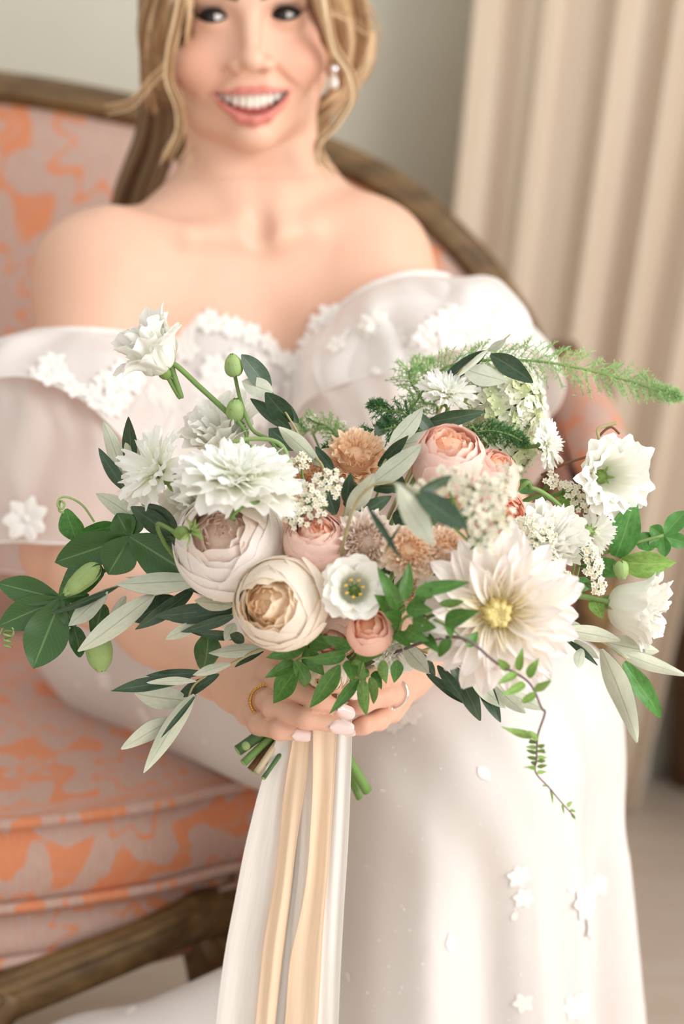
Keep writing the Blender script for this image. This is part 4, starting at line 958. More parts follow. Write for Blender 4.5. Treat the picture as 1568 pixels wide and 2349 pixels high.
def carnation(px, py, Y, rpx, axis, pal, label, kind='carnation'):
    root, c, R, s = flower(kind, px, py, Y, rpx, axis, label); m = PM[pal]
    for k, (n, rho, h, mi) in enumerate([(8, 1.0, .10, 0), (8, .90, .32, 0), (8, .76, .50, 1), (7, .60, .62, 1), (6, .44, .70, 2), (5, .26, .74, 2)]):
        mes = [cup_petal('petal', [(.08, -.75), (.35 * rho, -.55), (rho * .75, h * .3), (rho, h)], 34 * math.pi / 180, m[mi], rf, .12, .05, .085, 8 + 4 * rf.random(), nu=19, nv=10, teeth=.16) for _ in range(3)]
        for i in range(n): put('petal', mes[i % 3], root, mat4(R @ rotz(2 * math.pi * i / n + rf.normal(0, .2)) @ roty(rf.normal(0, .12)), c, s * rf.uniform(.9, 1.06)))
    obj('core_fill', mesh_np('core_fill', *ellipsoid(c - R[:, 2] * s * .10, np.array([.58, .58, .58]) * s, 20, 12, R), m[1]), root)  # added filler ball, lightens the deep gaps at the carnation's centre
    sepals(root, c, axis, s, 5, .3, back=.7); stem_to(root, c - nrm(axis) * s * .8, axis, .0020)
    return root
def scabiosa(px, py, Y, rpx, axis, label, kind='scabiosa', rings=None, droop=0.0, via=None, bq=True, pinc=22, stem_r=.0016, wide=.30):
    root, c, R, s = flower(kind, px, py, Y, rpx, axis, label); m = PM['scab']
    for k, (n, L, el, w) in enumerate(rings or [(11, 1.0, 2, wide), (11, .94, 14, wide * .93), (10, .74, 30, .22), (10, .54, 48, .16), (9, .36, 64, .11)]):
        mes = [strap_petal('petal', w, m[0], .15, .10 - droop, 0, 13, 9, .07, 5, rf) for _ in range(3)]
        for i in range(n): put('petal', mes[i % 3], root, mat4(R @ rotz(2 * math.pi * (i + .5 * (k % 2)) / n + rf.normal(0, .09)) @ roty(-(el + rf.normal(0, 6)) * D2R), c + R[:, 2] * s * .02 * k, s * L * rf.uniform(.9, 1.08)))
    pm = mesh_np('floret', *ellipsoid((0, 0, .5), (.25, .25, .5), 7, 6), M_HYD)
    for i in range(pinc):
        rr = math.sqrt((i + .5) / pinc) * .26; a = i * 2.4; put('floret', pm, root, mat4(R @ rotz(a) @ roty(rr * 1.6), c + R @ np.array([rr * math.cos(a), rr * math.sin(a), .05]) * s, s * .24))
    sepals(root, c - nrm(axis) * 0, axis, s, 8, .42, back=.10, spread=-.15); stem_to(root, c - nrm(axis) * s * .2, axis, stem_r, via=via, bq=bq)
    return root
def dahlia(px, py, Y, rpx, axis, label):
    root, c, R, s = flower('dahlia', px, py, Y, rpx, axis, label); m = PM['dahlia']
    for k, (n, L, el, w, mi, cup, off) in enumerate([(12, 1.03, -14, .17, 0, .25, .02), (13, 1.02, -3, .185, 0, .25, .02), (13, .96, 7, .18, 0, .3, .04), (13, .86, 16, .175, 0, .35, .06), (13, .74, 25, .165, 0, .45, .09), (13, .60, 33, .15, 0, .55, .13), (12, .46, 40, .125, 1, .7, .17), (12, .32, 46, .10, 1, .8, .21), (11, .22, 55, .075, 1, .9, .24)]):
        mes = [strap_petal('petal', w * rf.uniform(.9, 1.1), m[mi], cup, .12, .95, 9, 12, .02, 0, rf, tipcurl=-.05 + .12 * rf.random()) for _ in range(3)]
        for i in range(n):
            a = 2 * math.pi * (i + .5 * (k % 2)) / n + rf.normal(0, .07)
            put('petal', mes[i % 3], root, mat4(R @ rotz(a) @ roty(-(el + rf.normal(0, 5)) * D2R) @ rotx(rf.normal(0, .15)), c + R @ np.array([off * math.cos(a), off * math.sin(a), -.10 + .02 * k]) * s, s * L * rf.uniform(.92, 1.05)))
    obj('core_fill', mesh_np('core_fill', *ellipsoid(c - R[:, 2] * s * .02, np.array([.30, .30, .16]) * s, 18, 10, R), m[2]), root)
    u = np.linspace(0, 1, 8); cur = mesh_np('inner_floret', *tube(np.stack([.10 + .45 * np.sin(u * 1.8), 0 * u, u * .95], 1), [.05, .08, .11, .13, .15, .17, .18, .11], n=14, sides=8), m[2])
    for i in range(40):
        rr = math.sqrt((i + .6) / 40) * .27; a = i * 2.39996; put('inner_floret', cur, root, mat4(R @ rotz(a + math.pi), c + R @ np.array([rr * math.cos(a), rr * math.sin(a), .07]) * s, s * (.20 + .07 * rr / .27)))
    sepals(root, c, axis, s, 6, .3, back=.2); stem_to(root, c - nrm(axis) * s * .3, axis, .0028)
    return root
# ------------------------------------------------------------------ clusters of small florets
def small_floret(n, mat_p, mat_c, w, cup, cr=.3):
    pl, fm = [], []
    for i in range(n):
        a = 2 * math.pi * i / n; u = np.linspace(-1, 1, 4)[None] + np.zeros((4, 1)); v = np.linspace(0, 1, 4)[:, None] + np.zeros((1, 4)); ww = w * np.sin(np.clip(v * .75 + .2, 0, 1) * math.pi) ** .6
        x = .12 + .88 * v - .1 * u * u; y = u * ww; z = cup * v * v + .12 * u * u * v
        V_ = np.stack([x * math.cos(a) - y * math.sin(a), x * math.sin(a) + y * math.cos(a), z], -1).reshape(-1, 3); pl.append((V_, grid_faces(4, 4))); fm += [0] * 9
    e = ellipsoid((0, 0, .12), (cr, cr, cr * .8), 8, 5); pl.append(e); fm += [1] * len(e[1]); V_, F_ = merge(pl); return mesh_np('floret', V_, F_, [mat_p, mat_c], fmat=fm)
YF = [small_floret(5, M_FLW, M_FLY, .42, .15, .34), small_floret(6, M_FLW, M_FLY, .38, .3, .36)]
HF = [small_floret(4, M_HYD, M_HYDG, .46, .1, .14), small_floret(4, M_HYDG, M_HYD, .44, .25, .14), small_floret(4, M_HYD, M_HYDG, .5, .3, .12)]
def yarrow(clusters, label, n_each, fr, axis=(0, -1, .45), flat=.35, stems=True, kind='yarrow'):
    """clusters: (px, py, Y, rpx); florets on shallow domes, each on a thin stalk"""
    c0 = P(*clusters[0][:3]); root = empty(kind, tuple(c0), label, 'flower', GROUPN); R = axis_frame(axis); hub = np.mean([P(*q[:3]) for q in clusters], 0) - nrm(axis) * .035 + np.array([0, 0, -.02]); br = []
    for (px, py, Y, rpx), n in zip(clusters, n_each):
        c = P(px, py, Y); s = PX(Y, rpx); f_ = PX(Y, fr); b = c - R[:, 2] * .018
        br.append(tube([hub, (hub + b) / 2 + R[:, 2] * .004, b], .0009, n=8, sides=5))
        for i in range(n):
            rr = math.sqrt((i + .5) / n); a = i * 2.39996 + rf.normal(0, .2); q = c + R @ np.array([rr * math.cos(a) * s, rr * math.sin(a) * s, flat * s * (1 - rr * rr) + rf.normal(0, .0012)])
            Rf = axis_frame(R @ np.array([rr * math.cos(a) * .6, rr * math.sin(a) * .6, 1]) + rf.normal(0, .18, 3)); put('floret', YF[rf.integers(2)], root, mat4(Rf @ rotz(rf.uniform(0, 6)), q, f_ * rf.uniform(.8, 1.15)))
            if i % 2 == 0: br.append(tube([b, b * .4 + q * .6 - R[:, 2] * .001, q], .0004, n=5, sides=4))
    obj('stalks', mesh_np('stalks', *merge(br), M_STEM), root); stem_to(root, hub, axis, .0013)
    return root
def hydrangea(px, py, Y, rx, rz, n, label, fr):
    c = P(px, py, Y); root = empty('hydrangea', tuple(c), label, 'flower', GROUPN); br = []
    for i in range(n):
        z = 1 - 2 * (i + .5) / n; a = i * 2.39996; d = np.array([math.sqrt(1 - z * z) * math.cos(a), math.sqrt(1 - z * z) * math.sin(a), z])
        if d[1] > .55: continue
        q = c + d * np.array([PX(Y, rx), PX(Y, rx) * .8, PX(Y, rz)]) * rf.uniform(.86, 1.08); Rf = axis_frame(d + rf.normal(0, .3, 3)); put('floret', HF[rf.integers(3)], root, mat4(Rf @ rotz(rf.uniform(0, 6)), q, PX(Y, fr) * rf.uniform(.8, 1.2)))
        br.append(tube([c + d * .006, q], .0005, n=4, sides=4))
    obj('stalks', mesh_np('stalks', *merge(br), M_STEM), root); stem_to(root, c, (0, -.4, 1), .0022)
    return root
# ------------------------------------------------------------------ leaves and sprigs
def leaf_mesh(name, mtop, mbot, shape='olive', bend=.06, fold=.18, wavy=.0, seed=0):
    rs_ = np.random.default_rng(seed); nu, nv = 7, 14; u = np.linspace(-1, 1, nu)[None] + np.zeros((nv, 1)); v = np.linspace(0, 1, nv)[:, None] + np.zeros((1, nu))
    if shape == 'olive': w = .5 * np.sin(math.pi * np.clip(v * .97 + .02, 0, 1) ** .92) ** .80
    elif shape == 'lance': w = .5 * np.sin(math.pi * np.clip(v * .98 + .015, 0, 1) ** .72) ** .95
    else: w = .5 * np.sin(math.pi * np.clip(v * .96 + .03, 0, 1) ** .8) ** .62
    ph = rs_.uniform(0, 6); w = w * (1 + .10 * np.sin(v * 7 + ph) * rs_.random()); skew = .05 * np.sin(v * math.pi * 1.2 + ph) * rs_.uniform(-1, 1)
    x = v; y = u * w; z = fold * np.abs(u) ** 1.4 * w * .35 - bend * (v - .35) ** 2 * 2 + wavy * np.sin(v * 11 + ph) * u
    V_ = np.stack([x, y + skew, z], -1).reshape(-1, 3); B_ = V_ - np.array([0, 0, .006]); F_ = grid_faces(nu, nv)
    Va, Fa = merge([(V_, F_), (B_, F_[:, ::-1])]); uv = np.stack([(u + 1) / 2, v], -1).reshape(-1, 2)
    return mesh_np(name, Va, Fa, [mtop, mbot], fmat=[0] * len(F_) + [1] * len(F_), uv=np.vstack([uv, uv]))
LV = dict(
    olive=[leaf_mesh('leaf', LM['dark'], LM['pale'], 'olive', b, .16, .01, i) for i, b in enumerate((.03, .08, -.05, .12, .0))],
    jas=[leaf_mesh('leaf', LM['jas'], LM['jasb'], 'lance', b, .30, .012, i + 9) for i, b in enumerate((.10, .2, .0, .3))],
    ivy=[leaf_mesh('leaf', LM['ivy'], LM['ivyb'], 'broad', b, .22, .025, i + 20) for i, b in enumerate((.1, .2, .0))],
    fresh=[leaf_mesh('leaf', LM['fresh'], LM['freshb'], 'lance', b, .30, .02, i + 30) for i, b in enumerate((.1, .25, 0))],
    bright=[leaf_mesh('leaf', LM['bright'], LM['freshb'], 'broad', b, .2, .02, i + 40) for i, b in enumerate((.1, .2))])
def leaf(root, kind, bx, by, tx, ty, w, Yb, Yt, under=False, roll=None, name='leaf'):
    p0, p1 = P(bx, by, Yb), P(tx, ty, Yt); d = p1 - p0; L = float(np.linalg.norm(d)); X = d / L
    view = nrm(np.array([0, 0, CAM_Z]) - (p0 + p1) / 2); n = nrm(view - X * (view @ X)); b = np.cross(n, X)
    a = rf.uniform(-.45, .45) if roll is None else roll; n = n * math.cos(a) + b * math.sin(a)
    wm = PX((Yb + Yt) / 2, w) / max(math.cos(a), .6) * 1.15
    if under: n = -n
    R = np.stack([X * L, np.cross(n, X) * wm, n * L], 1)
    return put(name, LV[kind][rf.integers(len(LV[kind]))], root, mat4(R, p0))
def sprig(name, label, stem, leaves, kind='olive', cat='foliage', r=.0012, mat=None, root_stem=True, taper=.45):
    """stem: [(px, py, Y)] outermost last; leaves: (bx, by, tx, ty, width, side, Yb, Yt)"""
    pts = [P(*q) for q in stem]; root = empty(name, tuple(pts[0]), label, cat, GROUPN)
    full = ([BQ + rf.normal(0, .005, 3), BQ * .45 + pts[0] * .55 + np.array([0, .02, .0])] if root_stem else []) + pts
    obj('stem', mesh_np('stem', *tube(full, r * np.linspace(1.25, taper, len(full)), n=7 * len(full), sides=6), mat or M_OLST), root)
    for lf in leaves:
        bx, by, tx, ty, w, side = lf[:6]; Yb = lf[6] if len(lf) > 6 else stem[0][2]; Yt = lf[7] if len(lf) > 7 else Yb + rf.uniform(-.02, .015); kd = lf[8] if len(lf) > 8 else kind
        leaf(root, kd, bx, by, tx, ty, w, Yb, Yt, under=(side == 'p'))
    return root
def lobed_leaf(root, cx, cy, Y, lobes, mt, name='leaf'):
    """palmate leaf: lobes (tip px, tip py, width px, tip Y) joined round the leaf's centre in one blade"""
    c = P(cx, cy, Y); pl, uvs, fm = [], [], []
    for tx, ty, w, Yt in lobes:
        t = P(tx, ty, Yt); d = t - c; L = np.linalg.norm(d); X = d / L; view = nrm(np.array([0, 0, CAM_Z]) - c); n = nrm(view - X * (view @ X)); b = np.cross(n, X); wm = PX(Y, w)
        nu, nv = 7, 14; u = np.linspace(-1, 1, nu)[None] + np.zeros((nv, 1)); v = np.linspace(0, 1, nv)[:, None] + np.zeros((1, nu))
        ww = wm * .5 * (.16 * (1 - v) + np.sin(math.pi * np.clip(v, 0, 1) ** 1.15) ** .8); x = v * L; z = .10 * L * np.sin(v * math.pi) * .6 - .18 * wm * (1 - np.abs(u)) * np.sin(v * math.pi) + .03 * wm * np.sin(v * 14) * np.abs(u)
        V_ = (c + x[..., None] * X + (u * ww)[..., None] * b + z[..., None] * n).reshape(-1, 3); F_ = grid_faces(nu, nv); uv = np.stack([(u + 1) / 2, v], -1).reshape(-1, 2)
        pl += [(V_, F_), (V_ - n * .0004, F_[:, ::-1])]; uvs += [uv, uv]; fm += [0] * len(F_) + [1] * len(F_)
    V_, F_ = merge(pl); return obj(name, mesh_np(name, V_, F_, [LM[mt[0]], LM[mt[1]]], fmat=fm, uv=np.vstack(uvs)), root)
def bud(root, px, py, Y, L, w, d, mat=None, n=5, name='bud'):
    """closed bud of wrapped sepals; d = direction its tip points to"""
    c = P(px, py, Y); R = axis_frame(d); s = PX(Y, L) * .5; m = mat or M_BUD
    core = obj(name, mesh_np(name, *ellipsoid(c, np.array([PX(Y, w) * .44, PX(Y, w) * .44, s * .95]), 14, 10, R), m), root)
    me = cup_petal('sepal', [(.10, -1.0), (.62, -.9), (.60, .3), (.10, 1.02)], .75, m, rf, .1, .02, .02, 5, 9, 9); k = PX(Y, w) * .5 / s
    for i in range(n):
        M = mat4(R @ rotz(2 * math.pi * i / n + rf.normal(0, .1)) @ np.diag([k * 1.9, k * 1.9, 1.02]), c, s); put('sepal', me, core, M)
    return core
def plume(stem, width, n, label, mat, name='asparagus_fern', seed=1, needles=26, up=.35):
    rs_ = np.random.default_rng(seed); pts = spline([P(*q) for q in stem], n); root = empty(name, tuple(pts[0]), label, 'foliage', GROUPN)
    obj('stem', mesh_np('stem', *tube(np.vstack([[BQ, BQ * .4 + pts[0] * .6 + np.array([0, .03, 0])], pts[::4]]), .0009, n=60, sides=5), M_STEM), root)
    tan = np.gradient(pts, axis=0); tan /= np.linalg.norm(tan, axis=1)[:, None]; Vs = []; br = []
    for i in range(n):
        t = i / (n - 1); Lb = width * (math.sin(math.pi * min(1, t * .85 + .16)) ** .7) * rs_.uniform(.7, 1.15)
        for s in (-1, 1):
            side = nrm(np.cross(tan[i], [0, -1, .2])) * s; d = nrm(side + tan[i] * .9 + rs_.normal(0, .22, 3)); e = pts[i] + d * Lb + np.array([0, 0, -.12 * Lb]); m = (pts[i] + e) / 2 + np.array([0, 0, .06 * Lb])
            br.append(tube([pts[i], m, e], .00022, n=5, sides=4)); cv = spline([pts[i], m, e], needles)
            for k in range(needles):
                nd = nrm(d * .7 + rs_.normal(0, .75, 3)); ln = .0052 * rs_.uniform(.6, 1.2) * (1 - .4 * k / needles); w_ = nrm(np.cross(nd, rs_.normal(0, 1, 3))) * .00036; a = cv[k]; Vs.append([a - w_, a + w_, a + nd * ln + w_ * .4, a + nd * ln - w_ * .4])
    Vn = np.array(Vs).reshape(-1, 3); Fn = np.arange(len(Vn)).reshape(-1, 4); V_, F_ = merge(br + [(Vn, Fn)])
    obj('needles', mesh_np('needles', V_, F_, mat), root, kind='stuff')
    return root
def wire(root, pts, r, mat, name='tendril', n=None): return obj(name, mesh_np(name, *tube([P(*q) for q in pts], r, n=n, sides=6), mat), root)
# ================================================================== the bouquet: blooms
rose(525, 1248, 1.165, 128, (-.10, -.86, .50), 'blush', 'large blush white garden rose with tightly folded heart, beside the vine leaves', open_=-.02)
rose(642, 1384, 1.128, 108, (-.30, -.92, .22), 'cream', 'round cream garden rose with apricot heart, lowest of the big roses above the hands')
rose(722, 1242, 1.150, 72, (.05, -.62, .78), 'pink', 'small pink rose with orange heart between the blush rose and the taupe carnation')
rose(846, 1450, 1.120, 58, (-.05, -.80, .58), 'peachrose', 'small coral peach rosebud just above the jasmine leaves and hands', layers=[(4, 1.0, .62, .66, 62, 0, .05), (4, .86, .60, .74, 60, 0, .02), (4, .68, .62, .76, 58, 1, .01), (4, .48, .7, .74, 58, 1, 0), (3, .28, .8, .70, 66, 2, 0)])
rose(765, 1452, 1.175, 60, (-.1, -.8, -.3), 'pink', 'peach rose half hidden below the cream garden rose')
rose(752, 1540, 1.190, 52, (.0, -.85, -.45), 'cream', 'peach and cream rose hanging over the fingers behind jasmine leaves')
rose(1030, 1058, 1.185, 88, (.10, -.55, .83), 'pink', 'tall blush pink rose with peach heart beside the big olive leaves', layers=[(5, 1.0, .70, .62, 58, 0, .05), (5, .92, .66, .72, 58, 0, .02), (5, .78, .68, .78, 54, 0, .02), (5, .62, .72, .80, 48, 1, .01), (5, .45, .78, .79, 46, 1, 0), (4, .28, .86, .76, 55, 2, 0), (3, .14, 1, .72, 70, 2, 0)])
rose(1128, 1092, 1.185, 66, (.45, -.50, .74), 'pink', 'half open blush pink rose leaning right behind the yarrow')
rose(1145, 1178, 1.165, 62, (.45, -.75, .2), 'peachrose', 'peach rose mostly hidden by the blurred yarrow')
carnation(815, 1055, 1.235, 74, (.0, -.72, .68), 'peach', 'apricot carnation with frilled petals at the top of the bouquet')
carnation(700, 1090, 1.235, 46, (-.1, -.8, .5), 'peach', 'small apricot carnation tucked beneath the white yarrow and olive sprig')
carnation(842, 1242, 1.150, 74, (.05, -.92, .30), 'taupe', 'dusty taupe carnation with crinkled petals between pink rose and olive leaf')
carnation(938, 1262, 1.120, 62, (.0, -.92, .25), 'palepeach', 'pale peach stock bloom above the jasmine leaves', kind='stock_bloom')
carnation(1018, 1262, 1.125, 58, (.1, -.92, .25), 'palepeach', 'pale peach stock bloom touching the dahlia', kind='stock_bloom')
carnation(965, 1360, 1.150, 46, (.0, -.95, .1), 'palepeach', 'small peach stock bloom hidden beneath jasmine leaves by the dahlia', kind='stock_bloom')
dahlia(1140, 1402, 1.105, 196, (-.05, -.985, .12), 'large creamy white dahlia with pale yellow heart')
lisianthus(812, 1350, 1.110, 68, (-.02, -.93, .35), 'open white lisianthus with green and yellow heart among the roses', heart=True, ruffle=.035)
lisianthus(340, 792, 1.245, 78, (-.50, -.10, .86), 'white ruffled lisianthus on the tall stem highest of all the blooms', closed=.10, ruffle=.13, mess=.22, via=[P(395, 835, 1.245), P(460, 890, 1.245), P(520, 945, 1.245), P(562, 985, 1.245), P(570, 1050, 1.25)])
lisianthus(505, 985, 1.255, 88, (-.25, -.45, .85), 'soft white lisianthus behind the two green buds', closed=.15)
lisianthus(1405, 1092, 1.235, 82, (.25, -.93, .2), 'open white lisianthus with ruffled rim against the beige curtain', closed=.0, lay=3, via=[P(1330, 1115, 1.25), P(1260, 1140, 1.25), P(1180, 1165, 1.25)])
lisianthus(1470, 1400, 1.215, 84, (.88, -.30, -.15), 'white lisianthus bud facing outward above the outer olive leaves', closed=.12, ruffle=.11, mess=.14, via=[P(1400, 1382, 1.215), P(1330, 1368, 1.215), P(1220, 1360, 1.22)])
lisianthus(1262, 1235, 1.195, 92, (.35, -.55, .7), 'wide white lisianthus behind the upright yarrow and the dahlia', closed=.3)
lisianthus(905, 1500, 1.165, 48, (.15, -.8, -.5), 'small white lisianthus under the coral rosebud', closed=.1)
lisianthus(455, 1155, 1.225, 78, (-.2, -.8, .5), 'pale white lisianthus filling the space behind the blush rose', closed=.1)
scabiosa(372, 1085, 1.205, 108, (-.62, -.42, .42), 'white scabiosa with long fanned petals beside the upright olive leaves', rings=[(9, 1.0, 12, .26), (9, .98, 30, .22), (8, .7, 45, .16)], pinc=14)
scabiosa(548, 1112, 1.150, 142, (.10, -.15, .98), 'wide frilly white scabiosa seen from the side above the blush rose', rings=[(12, 1.0, -6, .32), (12, .99, 6, .32), (12, .9, 16, .30), (12, .74, 28, .26), (11, .55, 44, .2), (9, .36, 60, .14)])
scabiosa(1025, 912, 1.255, 70, (.15, -.40, .90), 'white scabiosa standing below the top olive sprig', rings=[(14, 1.0, 14, .19), (14, .95, 28, .17), (13, .78, 42, .14), (11, .52, 58, .11)])
scabiosa(1248, 1022, 1.245, 58, (.86, -.48, .15), 'small white scabiosa turned sideways beside the hydrangea', rings=[(14, 1.0, 8, .19), (14, .92, 22, .17), (12, .66, 40, .13)], via=[P(1190, 1020, 1.25), P(1130, 1000, 1.25)])
scabiosa(1352, 1222, 1.215, 62, (.62, .35, -.35), 'white scabiosa seen from behind with green calyx on an arching stem', rings=[(12, 1.0, 16, .25), (11, .9, 30, .2)], via=[P(1300, 1180, 1.215), P(1262, 1142, 1.21), P(1220, 1120, 1.205), P(1180, 1130, 1.2)])
hydrangea(1152, 935, 1.275, 86, 94, 230, 'pale green white hydrangea head behind the white scabiosa', 18)
hydrangea(1140, 1035, 1.265, 82, 62, 130, 'lower pale hydrangea head behind the blush pink roses', 18)
# yarrow
yarrow([(752, 1110, 1.155, 36), (708, 1140, 1.15, 34), (680, 1182, 1.14, 34), (728, 1172, 1.14, 26), (690, 1060, 1.19, 22)], 'white yarrow between the frilly scabiosa and the small pink rose', (26, 22, 20, 12, 10), 8.5)
yarrow([(1030, 1105, 1.06, 40), (1085, 1110, 1.055, 42), (1140, 1130, 1.05, 44), (1090, 1175, 1.045, 44), (1145, 1195, 1.05, 40), (1110, 1235, 1.055, 38), (965, 1130, 1.06, 30), (1170, 1085, 1.06, 26)], 'large soft white yarrow closest to the camera over the pink roses', (22, 24, 26, 26, 22, 20, 10, 10), 9.5)
yarrow([(1205, 1205, 1.15, 26), (1222, 1235, 1.145, 26)], 'upright cream yarrow just above the dahlia petals', (22, 18), 8.0, (-.15, -.8, .5))
yarrow([(1262, 1225, 1.165, 24), (1272, 1285, 1.16, 20), (1290, 1320, 1.16, 18)], 'cream yarrow seen edge on against the wide lisianthus', (16, 14, 14), 8.0, (.75, -.5, .35))
yarrow([(1352, 1265, 1.175, 22), (1362, 1305, 1.175, 24), (1372, 1345, 1.175, 20)], 'white yarrow on thin stalks beside the light green vine leaves', (14, 18, 14), 8.5, (.4, -.85, .1))
yarrow([(1268, 1105, 1.235, 22), (1310, 1125, 1.235, 24), (1330, 1155, 1.235, 20)], 'small yarrow beneath the stem of the open lisianthus', (12, 16, 12), 8.0, (.3, -.8, .5))
yarrow([(712, 970, 1.29, 18), (780, 985, 1.29, 18)], 'tiny cream yarrow showing behind the apricot carnation', (12, 12), 8.0)
# buds on stalks
for px, py, L, w, lab, st in ((535, 838, 52, 46, 'small green bud at the top beside the curved olive leaf', [(538, 860, 1.245), (552, 920, 1.24), (578, 985, 1.235), (618, 1010, 1.225), (652, 1060, 1.215), (668, 1085, 1.21)]), (540, 940, 54, 48, 'pale green bud on the lower bent stalk over the frilly scabiosa', [(545, 965, 1.238), (562, 990, 1.236), (568, 1030, 1.232), (560, 1060, 1.23)])):
    c = P(px, py, 1.24); root = empty('flower_bud', tuple(c), lab, 'flower bud', GROUPN); bud(root, px, py, 1.24, L, w, (-.1, -.1, 1) if py < 900 else (.05, -.3, 1), M_BUD, 6)
    wire(root, st + [(660, 1300, 1.235)], .0014, M_STEM, 'stem')
    me = strap_petal('sepal', .16, M_CALYX, .2, .25, 1.1, 5, 8)
    for i in range(6): put('sepal', me, root, mat4(axis_frame((0, 0, 1)) @ rotz(i * 1.05) @ roty(-1.0 + rf.normal(0, .15)), c - np.array([0, 0, PX(1.24, L * .48)]), PX(1.24, L * .75)))
root = empty('rosebud', tuple(P(425, 1222, 1.13)), 'tiny green rosebud with spiky sepals in front of the large blush rose', 'flower bud', GROUPN)
bud(root, 418, 1222, 1.13, 46, 36, (.5, -.7, .3), M_CALYX, 5)
me = strap_petal('sepal', .10, M_CALYX, .2, .3, 1.1, 5, 8)
for i in range(9): put('sepal', me, root, mat4(axis_frame((.6, -.6, .3)) @ rotz(i * .7) @ roty(-.5 + rf.normal(0, .4)), P(432, 1222, 1.13), PX(1.13, 44) * rf.uniform(.7, 1.1)))
wire(root, [(410, 1225, 1.135), (360, 1205, 1.15), (420, 1300, 1.2), (640, 1500, 1.24)], .0014, M_STEM, 'stem')
root = empty('climbing_tendril', tuple(P(560, 1010, 1.19)), 'curling green tendrils looping above the frilly white scabiosa', 'foliage', GROUPN)
wire(root, [(515, 1040, 1.19), (525, 1020, 1.19), (560, 1008, 1.188), (625, 1010, 1.185), (655, 1035, 1.183), (662, 1080, 1.18)], .0015, M_BUD, 'tendril')
wire(root, [(575, 1020, 1.2), (590, 1060, 1.195), (640, 1085, 1.185), (658, 1100, 1.18)], .0011, M_BUD, 'tendril')
wire(root, [(600, 1150, 1.13), (560, 1160, 1.12), (530, 1187, 1.12), (540, 1188, 1.12)], .0012, M_STEM, 'tendril')
# ------------------------------------------------------------------ olive sprigs: (base, tip, width, d = dark top / p = pale underside)
sprig('olive_sprig', 'olive sprig with upright leaves behind the fanned scabiosa', [(400, 1225, 1.20), (330, 1160, 1.215), (300, 1090, 1.225), (290, 1030, 1.23)],
      [(288, 1106, 236, 966, 34, 'p', 1.225), (290, 1129, 226, 1028, 26, 'd', 1.22), (301, 1086, 296, 953, 30, 'd', 1.23), (315, 1075, 291, 1002, 30, 'p', 1.225), (311, 1188, 220, 1132, 36, 'p', 1.215), (406, 1211, 330, 1154, 36, 'd', 1.20), (393, 1226, 303, 1163, 42, 'd', 1.195), (385, 1205, 322, 1160, 24, 'p', 1.205), (440, 1250, 360, 1230, 30, 'd', 1.20)])
sprig('olive_sprig', 'olive sprig standing tall beside the topmost green bud', [(745, 1095, 1.215), (705, 1035, 1.225), (678, 985, 1.23), (645, 930, 1.235), (620, 893, 1.24)],
      [(621, 893, 551, 815, 42, 'd', 1.24), (624, 901, 555, 873, 40, 'p', 1.235), (672, 966, 606, 903, 42, 'd', 1.235), (685, 970, 636, 914, 22, 'd', 1.24), (668, 985, 575, 914, 28, 'd', 1.232), (680, 1031, 616, 980, 42, 'd', 1.228), (734, 1068, 636, 974, 32, 'p', 1.222), (766, 1084, 723, 1024, 22, 'd', 1.22)])
sprig('olive_sprig', 'olive sprig with pointed tip topping the white scabiosa', [(1000, 960, 1.26), (1048, 861, 1.262), (1115, 805, 1.262), (1145, 788, 1.262), (1170, 767, 1.262)],
      [(1115, 804, 1012, 878, 30, 'd', 1.262), (1120, 800, 1048, 862, 12, 'p', 1.26), (1120, 806, 1160, 778, 16, 'p', 1.262), (1062, 843, 1160, 878, 42, 'p', 1.258), (1125, 812, 1222, 878, 40, 'd', 1.258), (1128, 820, 1165, 836, 14, 'd', 1.262)])
sprig('olive_sprig', 'broad olive leaves fanned between apricot carnation and blush pink rose', [(830, 1150, 1.17), (870, 1080, 1.20), (905, 1020, 1.215), (935, 985, 1.22)],
      [(895, 1020, 971, 942, 36, 'p', 1.21), (906, 1023, 1050, 990, 38, 'p', 1.215), (975, 972, 1110, 946, 32, 'd', 1.225), (866, 1070, 935, 1002, 22, 'd', 1.21), (853, 1112, 968, 1018, 42, 'p', 1.17), (796, 1182, 858, 1086, 38, 'p', 1.165), (795, 1158, 802, 1086, 26, 'd', 1.175), (811, 1192, 896, 1136, 32, 'd', 1.165), (850, 1120, 915, 1120, 22, 'd', 1.175), (1000, 1000, 945, 940, 26, 'd', 1.225)])
sprig('olive_sprig', 'blurred olive sprig nearest the camera drooping over the pale stock blooms', [(803, 1186, 1.10), (848, 1118, 1.07), (905, 1108, 1.045), (960, 1130, 1.03)],
      [(954, 1132, 1074, 1214, 50, 'd', 1.035, 1.02), (912, 1116, 992, 1250, 48, 'p', 1.035, 1.03), (842, 1160, 922, 1288, 14, 'd', 1.06, 1.04), (955, 1135, 1035, 1090, 22, 'd', 1.04, 1.05), (905, 1110, 985, 1150, 22, 'p', 1.04, 1.035), (880, 1270, 920, 1200, 6, 'd', 1.07, 1.06)])
sprig('olive_sprig', 'long silvery olive leaves spreading sideways below the blush rose', [(560, 1400, 1.18), (480, 1365, 1.19), (400, 1345, 1.20), (270, 1345, 1.21), (150, 1395, 1.215)],
      [(461, 1335, 267, 1340, 44, 'p', 1.185), (455, 1327, 289, 1324, 11, 'p', 1.19), (270, 1347, 118, 1411, 15, 'd', 1.205), (247, 1356, 160, 1436, 38, 'p', 1.205), (354, 1366, 178, 1494, 46, 'p', 1.19), (288, 1366, 245, 1456, 22, 'p', 1.20), (400, 1370, 302, 1424, 52, 'd', 1.20), (446, 1349, 315, 1448, 32, 'd', 1.195)])
